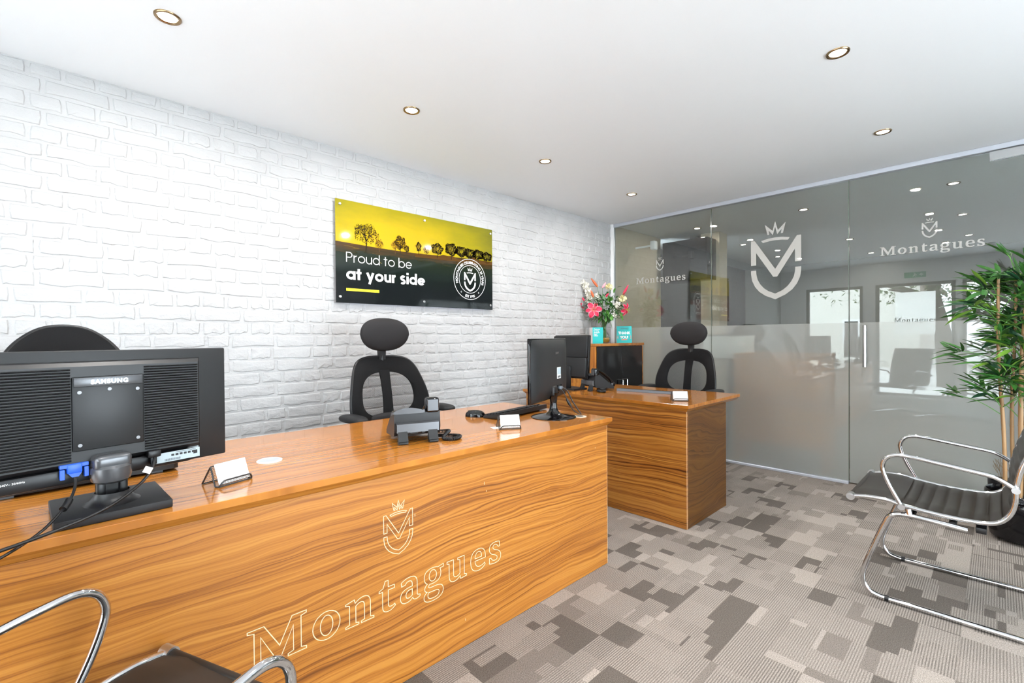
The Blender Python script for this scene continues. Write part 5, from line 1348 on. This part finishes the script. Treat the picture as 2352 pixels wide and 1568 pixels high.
# branch tips: (sideways, depth, height) measured from the pot centre
tips = []
def tipspec(u, z, dep=0., n=7, sp=1.): tips.append((u, dep, z, n, sp))
for (u, z) in ((-.30, 1.42), (-.33, 1.34), (-.27, 1.38), (-.24, 1.30), (-.29, 1.25), (-.20, 1.47), (-.14, 1.53), (-.08, 1.60), (-.03, 1.66), (-.17, 1.40), (-.10, 1.46), (-.22, 1.20), (-.15, 1.28), (-.07, 1.36), (-.02, 1.50), (.0, 1.40), (.04, 1.56), (.06, 1.45), (-.05, 1.25),
               (-.27, 1.09), (-.30, 1.04), (-.23, 1.03), (-.19, 1.12), (-.13, 1.16), (-.08, 1.10), (-.03, 1.16), (-.22, .93), (-.17, .95), (-.12, 1.0), (-.06, 1.0), (.0, 1.05), (-.24, .86), (-.27, .82), (-.15, .86), (-.08, .90), (-.02, .93), (-.12, .80), (.04, 1.2), (.06, 1.0), (.03, .86), (.09, 1.32), (.13, 1.45), (.13, 1.15), (.15, 1.6), (.2, 1.4), (.24, 1.2), (.2, 1.02), (.28, 1.5), (.3, 1.3), (.12, .9)):
    tipspec(u+random.uniform(-.012, .012), z, random.uniform(-.16, .16), random.choice((7, 8, 9)) if u < .08 else 7)
for _ in range(80):
    u = -abs(random.gauss(0, .13))+.08; z = random.uniform(.86, 1.60); tipspec(u, z, random.uniform(-.15, .15), 7)
for (u, dep, z, n, sp) in tips:
    p = cr2*u+cf2*dep+Vector((0, 0, z)); src = min(canes, key=lambda c: abs((c[0].lerp(c[1], .6)-p).dot(cr2))+.3*random.random())
    fz = min(max((z-.10-src[0].z)/(src[1].z-src[0].z), 0), 1); a = src[0].lerp(src[1], fz)
    twigs.tube(cr([a, a.lerp(p, .5)+Vector((0, 0, .02)), p], 3), .0022, 5)
    dr = (p-a); dr.z *= .4; dr = dr.normalized() if dr.length > .03 else (cr2*-1)
    for k in range(n):
        yawd = (k/(n-1)-.5)*2.3+random.uniform(-.25, .25); d = Matrix.Rotation(yawd, 3, 'Z') @ dr; d = (d+Vector((0, 0, random.uniform(-.55, .42)))).normalized()
        q = p+dr*(-.035*random.random())+Vector((0, 0, random.uniform(-.015, .015)))
        leaves.append((q, d, random.uniform(.095, .165)*(.8 if z > 1.58 else 1)))
obj('twigs', twigs, 'leafg2', t, 60, kind='stuff')
def leaf_mat(q, d, L_):
    up = Vector((0, 0, 1)); x = d.cross(up).normalized(); z = x.cross(d); R_ = Matrix((x, d, z)).transposed()
    return Matrix.Translation(q) @ (R_ @ Matrix.Rotation(random.uniform(-.7, .7), 3, 'Y')).to_4x4() @ Matrix.Diagonal((L_, L_, L_, 1))
def vis(l):
    p = l[0]+Vector((PX, PY, -CAM_H)); return 0 if p.dot(R2)/p.dot(Fv) < 1.10 else 1
leaves.sort(key=lambda l: (vis(l), (l[0]+Vector((PX, PY, 0))).dot(Fv)))
g = G()
for k, l in enumerate(leaves):
    me = random.choice(leaf_meshes[:15] if random.random() < .9 else leaf_meshes); T = leaf_mat(*l)
    if k < 295:
        o = bpy.data.objects.new('leaf', me); COL.objects.link(o); o.parent = t; o.matrix_local = T
    else:
        tmp = bmesh.new(); tmp.from_mesh(leaf_meshes[0]); bmesh.ops.transform(tmp, matrix=T, verts=tmp.verts); m2 = bpy.data.meshes.new('tmp'); tmp.to_mesh(m2); tmp.free(); g.b.from_mesh(m2); bpy.data.meshes.remove(m2)
obj('leaf_mass', g, 'bl1', t, 60, kind='stuff')
t = thing('small_pot', 'small dark pot with dry twigs between the chair and the glass door', 'pot', (4.27, -.035, 0))
obj('pot', G().lathe([(.055, .0005), (.070, .01), (.082, .262), (.080, .268), (.072, .262), (.070, .20), (.01, .20)], n=32), 'black', t, 50)
g = G()
for k in range(7):
    a = k*.9; p0 = Vector((math.cos(a)*.02, math.sin(a)*.02, .201)); e = p0+Vector((-.10+.04*random.random(), .05*random.random(), .20+.09*random.random())); g.tube(cr([p0, p0.lerp(e, .5)+Vector((random.uniform(-.02, .02), 0, .01)), e], 4), .0013, 5)
    m_ = p0.lerp(e, .6)
    for q in (-1, 1): g.tube([m_, m_+Vector((q*.02-.03, .02, .05))], .0009, 4)
M['twig'] = pm('dry_twig', (.20, .14, .08), .8); obj('dry_twigs', g, 'twig', t, 60, kind='stuff')
